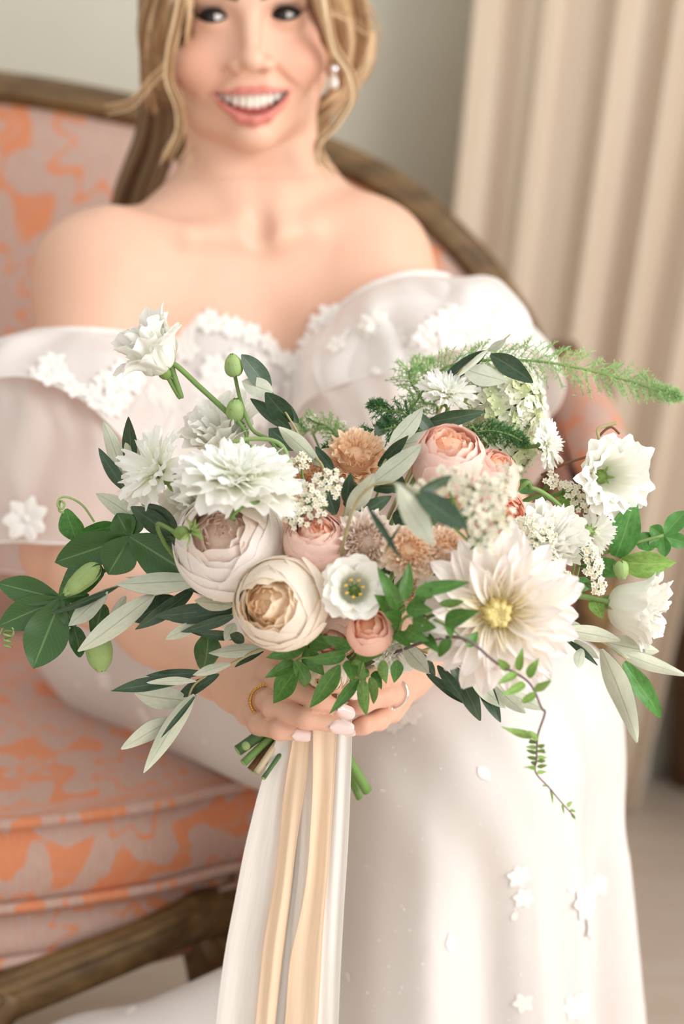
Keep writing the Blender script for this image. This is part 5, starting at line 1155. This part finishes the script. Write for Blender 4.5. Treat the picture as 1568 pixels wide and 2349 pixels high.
sprig('olive_sprig', 'dense dark olive leaves tucked against the cream garden rose', [(600, 1420, 1.19), (540, 1405, 1.19), (470, 1395, 1.19), (430, 1400, 1.19)],
      [(529, 1391, 356, 1416, 36, 'd', 1.185), (537, 1400, 392, 1426, 34, 'd', 1.18), (455, 1434, 379, 1466, 26, 'p', 1.18), (541, 1412, 415, 1450, 22, 'd', 1.175), (533, 1391, 444, 1377, 30, 'p', 1.175), (476, 1388, 406, 1398, 9, 'p', 1.18), (558, 1460, 438, 1452, 20, 'd', 1.185), (541, 1349, 499, 1352, 26, 'p', 1.175), (540, 1430, 515, 1470, 26, 'p', 1.18), (550, 1380, 450, 1420, 28, 'd', 1.19), (560, 1470, 525, 1455, 24, 'd', 1.18), (545, 1365, 430, 1352, 22, 'd', 1.19)])
sprig('olive_sprig', 'olive sprig hanging down beside the back of the hand', [(612, 1487, 1.185), (530, 1523, 1.19), (450, 1566, 1.195), (427, 1617, 1.195), (407, 1648, 1.195)],
      [(438, 1556, 256, 1581, 28, 'd', 1.195), (467, 1541, 336, 1551, 22, 'd', 1.195), (531, 1522, 441, 1549, 20, 'p', 1.19), (450, 1563, 336, 1564, 17, 'p', 1.19), (610, 1488, 479, 1498, 28, 'p', 1.185), (603, 1494, 534, 1529, 12, 'd', 1.185), (501, 1547, 401, 1601, 26, 'd', 1.19), (430, 1610, 308, 1590, 50, 'p', 1.20), (407, 1647, 276, 1715, 36, 'p', 1.20), (447, 1591, 332, 1764, 38, 'p', 1.19), (449, 1594, 369, 1693, 11, 'd', 1.188)])
sprig('olive_sprig', 'dark olive sprig pointing down below the dahlia', [(900, 1460, 1.17), (960, 1490, 1.165), (1030, 1515, 1.16), (1090, 1550, 1.16), (1130, 1580, 1.16)],
      [(1032, 1521, 1107, 1655, 38, 'd', 1.155), (977, 1546, 1077, 1620, 20, 'd', 1.165), (1002, 1527, 1068, 1612, 24, 'd', 1.16), (1077, 1546, 1151, 1625, 30, 'p', 1.15), (1088, 1530, 1147, 1657, 34, 'd', 1.16), (1015, 1487, 1083, 1524, 38, 'd', 1.15), (1036, 1476, 1132, 1541, 13, 'p', 1.145), (926, 1476, 982, 1546, 36, 'p', 1.15), (952, 1493, 1004, 1552, 22, 'd', 1.155), (1134, 1574, 1205, 1636, 30, 'p', 1.15), (1160, 1586, 1245, 1628, 28, 'p', 1.15), (1098, 1560, 1210, 1612, 36, 'p', 1.165), (1080, 1520, 1165, 1595, 30, 'p', 1.168)])
sprig('olive_sprig', 'pale olive sprig reaching past the outward facing lisianthus bud', [(1240, 1420, 1.20), (1330, 1450, 1.205), (1390, 1478, 1.21), (1440, 1515, 1.215)],
      [(1420, 1470, 1274, 1438, 32, 'p', 1.205), (1386, 1474, 1510, 1494, 44, 'p', 1.212), (1415, 1495, 1575, 1550, 30, 'p', 1.215), (1381, 1484, 1464, 1690, 48, 'p', 1.21), (1433, 1520, 1519, 1650, 38, 'd', 1.215, 1.22, 'bright'), (1335, 1488, 1321, 1535, 24, 'p', 1.21), (1316, 1468, 1371, 1510, 20, 'p', 1.212), (1294, 1464, 1371, 1524, 13, 'd', 1.214), (1288, 1424, 1345, 1446, 18, 'p', 1.205)])
sprig('olive_sprig', 'dark leaves filling the middle of the bouquet around the pink rose', [(720, 1420, 1.21), (760, 1330, 1.205), (780, 1220, 1.205), (800, 1130, 1.21)],
      [(770, 1180, 740, 1090, 40, 'd', 1.205), (790, 1160, 850, 1110, 36, 'd', 1.205), (760, 1300, 670, 1300, 50, 'd', 1.20), (770, 1320, 740, 1230, 50, 'd', 1.20), (880, 1200, 800, 1170, 44, 'd', 1.205), (890, 1300, 860, 1390, 44, 'd', 1.19), (900, 1180, 960, 1210, 46, 'd', 1.20), (700, 1200, 650, 1150, 40, 'd', 1.21), (1190, 1230, 1180, 1160, 46, 'd', 1.195), (1000, 1330, 1060, 1300, 46, 'd', 1.19), (930, 1130, 870, 1070, 40, 'd', 1.215), (860, 1000, 900, 950, 30, 'd', 1.25)])
# ------------------------------------------------------------------ jasmine
jl = [(702, 1478, 610, 1511, 34, 'd', 1.165), (677, 1519, 607, 1555, 28, 'd', 1.165), (680, 1536, 621, 1616, 46, 'd', 1.16), (680, 1519, 715, 1588, 32, 'd', 1.158), (699, 1490, 739, 1552, 38, 'd', 1.165), (778, 1527, 709, 1630, 36, 'd', 1.145), (794, 1504, 707, 1517, 30, 'd', 1.145), (803, 1487, 737, 1460, 28, 'd', 1.15), (705, 1463, 754, 1482, 42, 'd', 1.165), (668, 1500, 700, 1470, 26, 'd', 1.168)]
sprig('jasmine_sprig', 'dark green jasmine sprig falling over the knuckles with pointed leaves', [(840, 1440, 1.16), (800, 1490, 1.155), (740, 1505, 1.158), (690, 1510, 1.162), (672, 1525, 1.162)], jl, 'jas', mat=M_STEM)
jl = [(823, 1556, 756, 1638, 24, 'd', 1.15), (814, 1504, 868, 1506, 24, 'd', 1.13), (846, 1460, 897, 1486, 22, 'd', 1.125), (830, 1560, 838, 1645, 28, 'p', 1.14), (849, 1555, 865, 1618, 22, 'p', 1.138), (876, 1514, 884, 1568, 22, 'p', 1.138), (911, 1514, 905, 1568, 26, 'd', 1.145), (858, 1538, 871, 1577, 22, 'd', 1.15), (800, 1514, 808, 1562, 30, 'd', 1.142), (812, 1512, 838, 1565, 28, 'p', 1.138), (820, 1540, 850, 1552, 26, 'd', 1.14)]
sprig('jasmine_sprig', 'light green jasmine leaves dangling in front of the fingertips', [(880, 1450, 1.15), (860, 1490, 1.14), (835, 1515, 1.138), (825, 1550, 1.14)], jl, 'jas', mat=M_STEM)
jl = [(926, 1378, 938, 1290, 28, 'd', 1.095), (915, 1400, 876, 1312, 34, 'd', 1.10), (951, 1360, 1078, 1335, 30, 'd', 1.08), (1008, 1385, 1070, 1380, 18, 'p', 1.085), (1018, 1428, 1092, 1402, 36, 'd', 1.085), (1029, 1424, 1034, 1464, 20, 'd', 1.085), (1072, 1484, 1095, 1448, 22, 'd', 1.08), (1033, 1470, 996, 1506, 26, 'd', 1.085), (900, 1395, 868, 1370, 34, 'd', 1.11), (920, 1420, 880, 1405, 30, 'd', 1.11), (930, 1395, 990, 1400, 34, 'd', 1.10), (945, 1425, 1000, 1440, 34, 'd', 1.10), (930, 1440, 970, 1470, 32, 'd', 1.105), (955, 1390, 975, 1345, 24, 'd', 1.10), (985, 1410, 1012, 1450, 26, 'p', 1.095), (905, 1450, 940, 1480, 28, 'd', 1.115), (975, 1375, 990, 1350, 20, 'p', 1.095), (915, 1430, 890, 1470, 24, 'd', 1.115), (960, 1455, 1005, 1490, 26, 'd', 1.105)]
sprig('jasmine_sprig', 'bushy jasmine leaves between the open lisianthus and the dahlia', [(900, 1470, 1.13), (925, 1420, 1.11), (965, 1410, 1.10), (1030, 1440, 1.085), (1075, 1480, 1.085)], jl, 'jas', mat=M_STEM)
jl = [(1165, 1537, 1142, 1510, 20, 'd', 1.075), (1188, 1540, 1196, 1490, 18, 'd', 1.07), (1210, 1555, 1232, 1512, 20, 'd', 1.07), (1185, 1545, 1140, 1569, 18, 'd', 1.07), (1205, 1568, 1153, 1593, 20, 'd', 1.07), (1225, 1588, 1264, 1560, 18, 'p', 1.07), (1228, 1592, 1194, 1611, 18, 'd', 1.07), (1234, 1690, 1148, 1672, 17, 'p', 1.085), (1235, 1697, 1212, 1676, 13, 'p', 1.085)]
for i, y in enumerate((1708, 1720, 1732, 1744, 1756, 1768)):
    for s in (-1, 1): jl.append((1231, y + 4 * s, 1231 + s * (26 - 1.5 * i) + rf.uniform(-5, 5), y - 4 + 6 * s + rf.uniform(-3, 3), 9, 'p' if s > 0 else 'd', 1.085))
jl += [(1300, 1850, 1312, 1838, 9, 'p', 1.09), (1306, 1858, 1320, 1862, 7, 'p', 1.09), (1262, 1808, 1268, 1840, 6, 'p', 1.09), (1255, 1803, 1236, 1800, 4, 'p', 1.09), (1288, 1842, 1293, 1868, 5, 'p', 1.09), (1310, 1866, 1320, 1880, 7, 'p', 1.09)]
sprig('jasmine_sprig', 'trailing jasmine tendril with tiny paired leaves hanging before the skirt', [(1041, 1461, 1.085), (1139, 1521, 1.075), (1211, 1564, 1.075), (1241, 1623, 1.08), (1249, 1636, 1.08), (1233, 1687, 1.085), (1230, 1738, 1.085), (1228, 1772, 1.085), (1258, 1806, 1.088), (1283, 1836, 1.09), (1318, 1875, 1.09)], jl, 'fresh', mat=M_VIO, r=.0009)
# ------------------------------------------------------------------ vines
root = empty('passion_vine', tuple(P(298, 1232, 1.215)), 'dark green vine with lobed leaves and pale buds trailing at the sleeve side', 'foliage', GROUPN)
wire(root, [(620, 1430, 1.235), (480, 1300, 1.23), (330, 1268, 1.225), (235, 1312, 1.22), (145, 1378, 1.215), (60, 1400, 1.215)], .0015, M_BRST, 'stem')
lobed_leaf(root, 298, 1232, 1.205, [(126, 1290, 78, 1.215), (248, 1318, 82, 1.20), (450, 1326, 98, 1.195), (268, 1178, 58, 1.215), (318, 1176, 42, 1.215)], ('ivy', 'ivyb'))
lobed_leaf(root, 139, 1374, 1.21, [(-6, 1338, 62, 1.215), (-4, 1436, 70, 1.205), (76, 1534, 96, 1.195), (205, 1364, 28, 1.21), (172, 1442, 40, 1.205)], ('ivy', 'ivyb'))
leaf(root, 'ivy', 234, 1298, 131, 1358, 62, 1.21, 1.20); leaf(root, 'bright', 172, 1240, 152, 1168, 46, 1.225, 1.225); leaf(root, 'bright', 266, 1206, 178, 1228, 30, 1.22, 1.22)
leaf(root, 'ivy', 171, 1438, 183, 1508, 36, 1.215, 1.21); leaf(root, 'ivy', 236, 1385, 213, 1457, 40, 1.215, 1.215); leaf(root, 'ivy', 480, 1455, 468, 1542, 52, 1.215, 1.215); leaf(root, 'ivy', 440, 1290, 520, 1360, 60, 1.21, 1.21)
bud(root, 188, 1330, 1.195, 104, 52, (-.75, -.15, -.62)); bud(root, 228, 1500, 1.205, 84, 70, (.12, -.2, -1))
wire(root, [(216, 1197, 1.215), (190, 1160, 1.212), (160, 1142, 1.21), (138, 1142, 1.21), (132, 1158, 1.205), (142, 1168, 1.20), (148, 1156, 1.205), (138, 1150, 1.21), (136, 1172, 1.205), (147, 1176, 1.205)], .0008, M_BUD)
wire(root, [(0, 1456, 1.21), (8, 1440, 1.21), (28, 1440, 1.205), (30, 1455, 1.205), (14, 1460, 1.21), (12, 1448, 1.21), (26, 1446, 1.205)] + [(18 + 9 * math.cos(a), 1448 + a * 2.0, 1.207 + .003 * math.sin(a)) for a in np.arange(0, 19, .7)], .0007, M_BUD, n=160)
root = empty('passion_vine', tuple(P(1430, 1260, 1.225)), 'light green vine leaves sticking out beneath the open white lisianthus', 'foliage', GROUPN)
wire(root, [(1200, 1350, 1.235), (1300, 1290, 1.23), (1380, 1270, 1.228), (1440, 1250, 1.23), (1520, 1228, 1.235)], .0012, M_STEM, 'stem')
leaf(root, 'bright', 1409, 1277, 1460, 1150, 58, 1.225, 1.225); leaf(root, 'fresh', 1425, 1290, 1555, 1300, 54, 1.215, 1.215); leaf(root, 'bright', 1374, 1284, 1414, 1324, 42, 1.215, 1.21); leaf(root, 'bright', 1460, 1250, 1512, 1232, 38, 1.235, 1.24); leaf(root, 'fresh', 1380, 1230, 1420, 1220, 28, 1.23, 1.23)
lobed_leaf(root, 1520, 1230, 1.24, [(1572, 1172, 40, 1.245), (1490, 1208, 32, 1.24), (1580, 1248, 34, 1.24), (1488, 1252, 30, 1.235), (1524, 1278, 30, 1.235)], ('bright', 'freshb'))
leaf(root, 'fresh', 1360, 1372, 1381, 1420, 32, 1.215, 1.21); leaf(root, 'bright', 1316, 1334, 1358, 1348, 30, 1.215, 1.215); leaf(root, 'fresh', 1280, 1142, 1345, 1160, 28, 1.24, 1.24); leaf(root, 'bright', 1185, 1105, 1225, 1130, 30, 1.245, 1.245)
bud(root, 1424, 1308, 1.205, 44, 40, (.2, -.3, -1))
wire(root, [(1240, 1090, 1.25), (1300, 1062, 1.25), (1360, 1040, 1.25), (1375, 1000, 1.25), (1400, 980, 1.25), (1420, 995, 1.25)], .0009, M_BRST)
wire(root, [(1375, 1010, 1.25), (1370, 985, 1.25), (1395, 975, 1.25), (1415, 970, 1.25)], .0013, M_OLST)
# ------------------------------------------------------------------ ferns
plume([(930, 960, 1.27), (1010, 850, 1.28), (1130, 826, 1.285), (1260, 832, 1.29), (1400, 862, 1.295), (1500, 892, 1.30), (1562, 912, 1.30)], .019, 80, 'feathery green fern plume reaching out towards the curtain', M_FERN, seed=2)
plume([(1000, 1010, 1.25), (940, 980, 1.255), (880, 985, 1.255), (820, 1002, 1.25), (745, 1025, 1.24)], .010, 26, 'fine dark fern frond lying over the apricot carnation', M_FERN2, seed=3)
plume([(990, 990, 1.26), (930, 950, 1.262), (880, 940, 1.262), (850, 925, 1.262)], .011, 20, 'short fern frond pointing at the bodice beside the scabiosa', M_FERN2, seed=4)
plume([(1000, 960, 1.29), (950, 890, 1.30), (940, 850, 1.31), (990, 826, 1.32)], .016, 24, 'soft blurred fern arching before the lace sleeve', M_FERN, seed=5)
plume([(1060, 1000, 1.24), (1110, 988, 1.24), (1160, 995, 1.24), (1205, 1015, 1.24)], .010, 18, 'short fern tip over the lower hydrangea', M_FERN2, seed=6)
plume([(780, 1030, 1.28), (760, 985, 1.285), (720, 970, 1.29), (690, 975, 1.29)], .013, 18, 'hazy fern behind the tiny cream yarrow', M_FERN, seed=7)
# ------------------------------------------------------------------ cut stems below the hands
M_ST2 = plain('leek_green_stem', W_(104, 140, 70), .45, .4)
for tx, ty, Yb, r, m, lab in ((545, 1722, 1.215, .0040, M_DSTEM, 'dahlia'), (558, 1750, 1.21, .0028, M_ST2, 'garden_rose.006'), (574, 1766, 1.215, .0026, M_BRST, 'hydrangea'), (588, 1772, 1.205, .0024, M_TAN, 'hydrangea.001'), (606, 1750, 1.215, .0036, M_DSTEM, 'garden_rose.007'), (604, 1785, 1.20, .0016, M_DSTEM, 'scabiosa.002'), (842, 1815, 1.25, .0038, M_ST2, 'garden_rose'), (824, 1830, 1.26, .0026, M_ST2, 'garden_rose.001')):
    o = P(tx, ty, Yb); top = BQ + (BQ - o) * .25; root = bpy.data.objects[lab]; s_ = obj('stem', mesh_np('stem', *tube([top, BQ + rf.normal(0, .004, 3), (BQ + o) / 2 + rf.normal(0, .001, 3), o], r, n=20, sides=10), m), root)
    d = nrm(o - BQ); obj('cut_end', mesh_np('cut_end', *tube([o - d * .0004, o + d * .0006], r * .9, n=3, sides=10), M_BUD), s_)
    if r == .0040: obj('bud_scar', mesh_np('bud_scar', *ellipsoid(o - d * .006 + np.array([.001, -.0036, .001]), (.0032, .0022, .0034), 12, 8), M_BUD), s_)
# ------------------------------------------------------------------ ribbons
def silk(name, c, sheer=.0):
    g = Nodes(name); uv = g.coord('UV'); f = g.noise(26, g.vmul(uv, (1, .05, 1)), 3)
    col = g.mix(g.step(f, .3, .7), tuple(x * .93 for x in c), c); sh = g.translucent(g.pbsdf(col, .42, .4, sheen=.4, normal=g.bump(g.noise(60, g.vmul(uv, (1, .1, 1)), 2), .1, .0008)), col, .25)
    return g.done(g.sheer(sh, sheer) if sheer else sh)
M_RW, M_RP, M_RG = silk('white_silk', W_(246, 243, 238), .05), silk('peach_silk', W_(252, 226, 196)), silk('grey_silk', W_(206, 204, 200), .1)
def ribbon(label, rows, mat, Y0, seed, wave=.002):
    rs_ = np.random.default_rng(seed); a = np.array(rows, float); ys = np.linspace(a[0, 0], a[-1, 0], 60); xl = np.interp(ys, a[:, 0], a[:, 1]); xr = np.interp(ys, a[:, 0], a[:, 2]); k = np.ones(7) / 7
    xl, xr = [np.convolve(np.pad(q, 3, mode='edge'), k, 'valid') for q in (xl, xr)]; nu = 13; V_, uv = [], []; ph = rs_.uniform(0, 6, 3)
    for i, y in enumerate(ys):
        t = i / 59
        for j in range(nu):
            s = j / (nu - 1); Yd = Y0 + .012 * t + wave * (math.sin(s * 4.5 + ph[0] + 2.5 * t) + .6 * math.sin(s * 9 + ph[1] - 3 * t)) * min(1, t * 4 + .2); V_.append(P(xl[i] * (1 - s) + xr[i] * s, y, Yd)); uv.append((s, t * 6))
    V_ = np.array(V_); root = empty('ribbon', tuple(V_[-1]), label, 'ribbon', 'ribbons trailing from the bouquet'); F_ = grid_faces(nu, 60)
    obj('ribbon_tail', mesh_np('ribbon_tail', V_, F_, mat, uv=np.array(uv)), root)
    for j in (0, nu - 1): obj('selvedge', mesh_np('selvedge', *tube(V_.reshape(60, nu, 3)[::3, j], .00035, n=60, sides=5), mat), root)
    wr = [P(x_, y_, Yq) for x_, y_, Yq in ((rows[0][1], rows[0][0], Y0), ((rows[0][1] + rows[0][2]) / 2, rows[0][0] - 40, Y0 + .012), ((rows[0][1] + rows[0][2]) / 2, rows[0][0] - 90, Y0 + .02))]
    obj('binding', mesh_np('binding', *tube(wr, PX(Y0, (rows[0][2] - rows[0][1]) * .5), n=10, sides=8, flat=.15), mat), root)
B = 2520
ribbon('wide white silk ribbon, outermost on the settee side', [(1660, 648, 700), (1790, 600, 662), (1950, 560, 645), (2060, 540, 628), (2160, 520, 610), (2260, 505, 596), (B, 478, 570)], M_RW, 1.212, 1)
ribbon('narrow grey ribbon glimpsed in the gap between the two peach ribbons', [(1660, 690, 712), (1850, 678, 704), (2000, 662, 690), (2150, 640, 672), (B, 590, 640)], M_RG, 1.222, 2)
ribbon('peach silk ribbon overlapping the wide white ribbon', [(1660, 678, 708), (1760, 660, 706), (1830, 650, 694), (1950, 640, 676), (2060, 625, 664), (2150, 606, 652), (2250, 596, 640), (B, 570, 612)], M_RP, 1.206, 3)
ribbon('slim white ribbon edging the broad peach ribbon', [(1650, 700, 730), (1850, 694, 722), (2000, 686, 716), (2150, 668, 692), (B, 640, 668)], M_RW, 1.208, 4)
ribbon('broad peach silk ribbon in the middle of the trailing ribbons', [(1650, 718, 772), (1800, 718, 765), (1900, 712, 758), (2000, 706, 752), (2100, 690, 742), (2200, 664, 736), (2349, 655, 728), (B, 632, 706)], M_RP, 1.204, 5)
ribbon('white silk ribbon lying closest to the skirt', [(1610, 782, 804), (1660, 768, 806), (1800, 762, 803), (1950, 752, 796), (2100, 740, 786), (2250, 728, 778), (B, 712, 768)], M_RW, 1.206, 6)
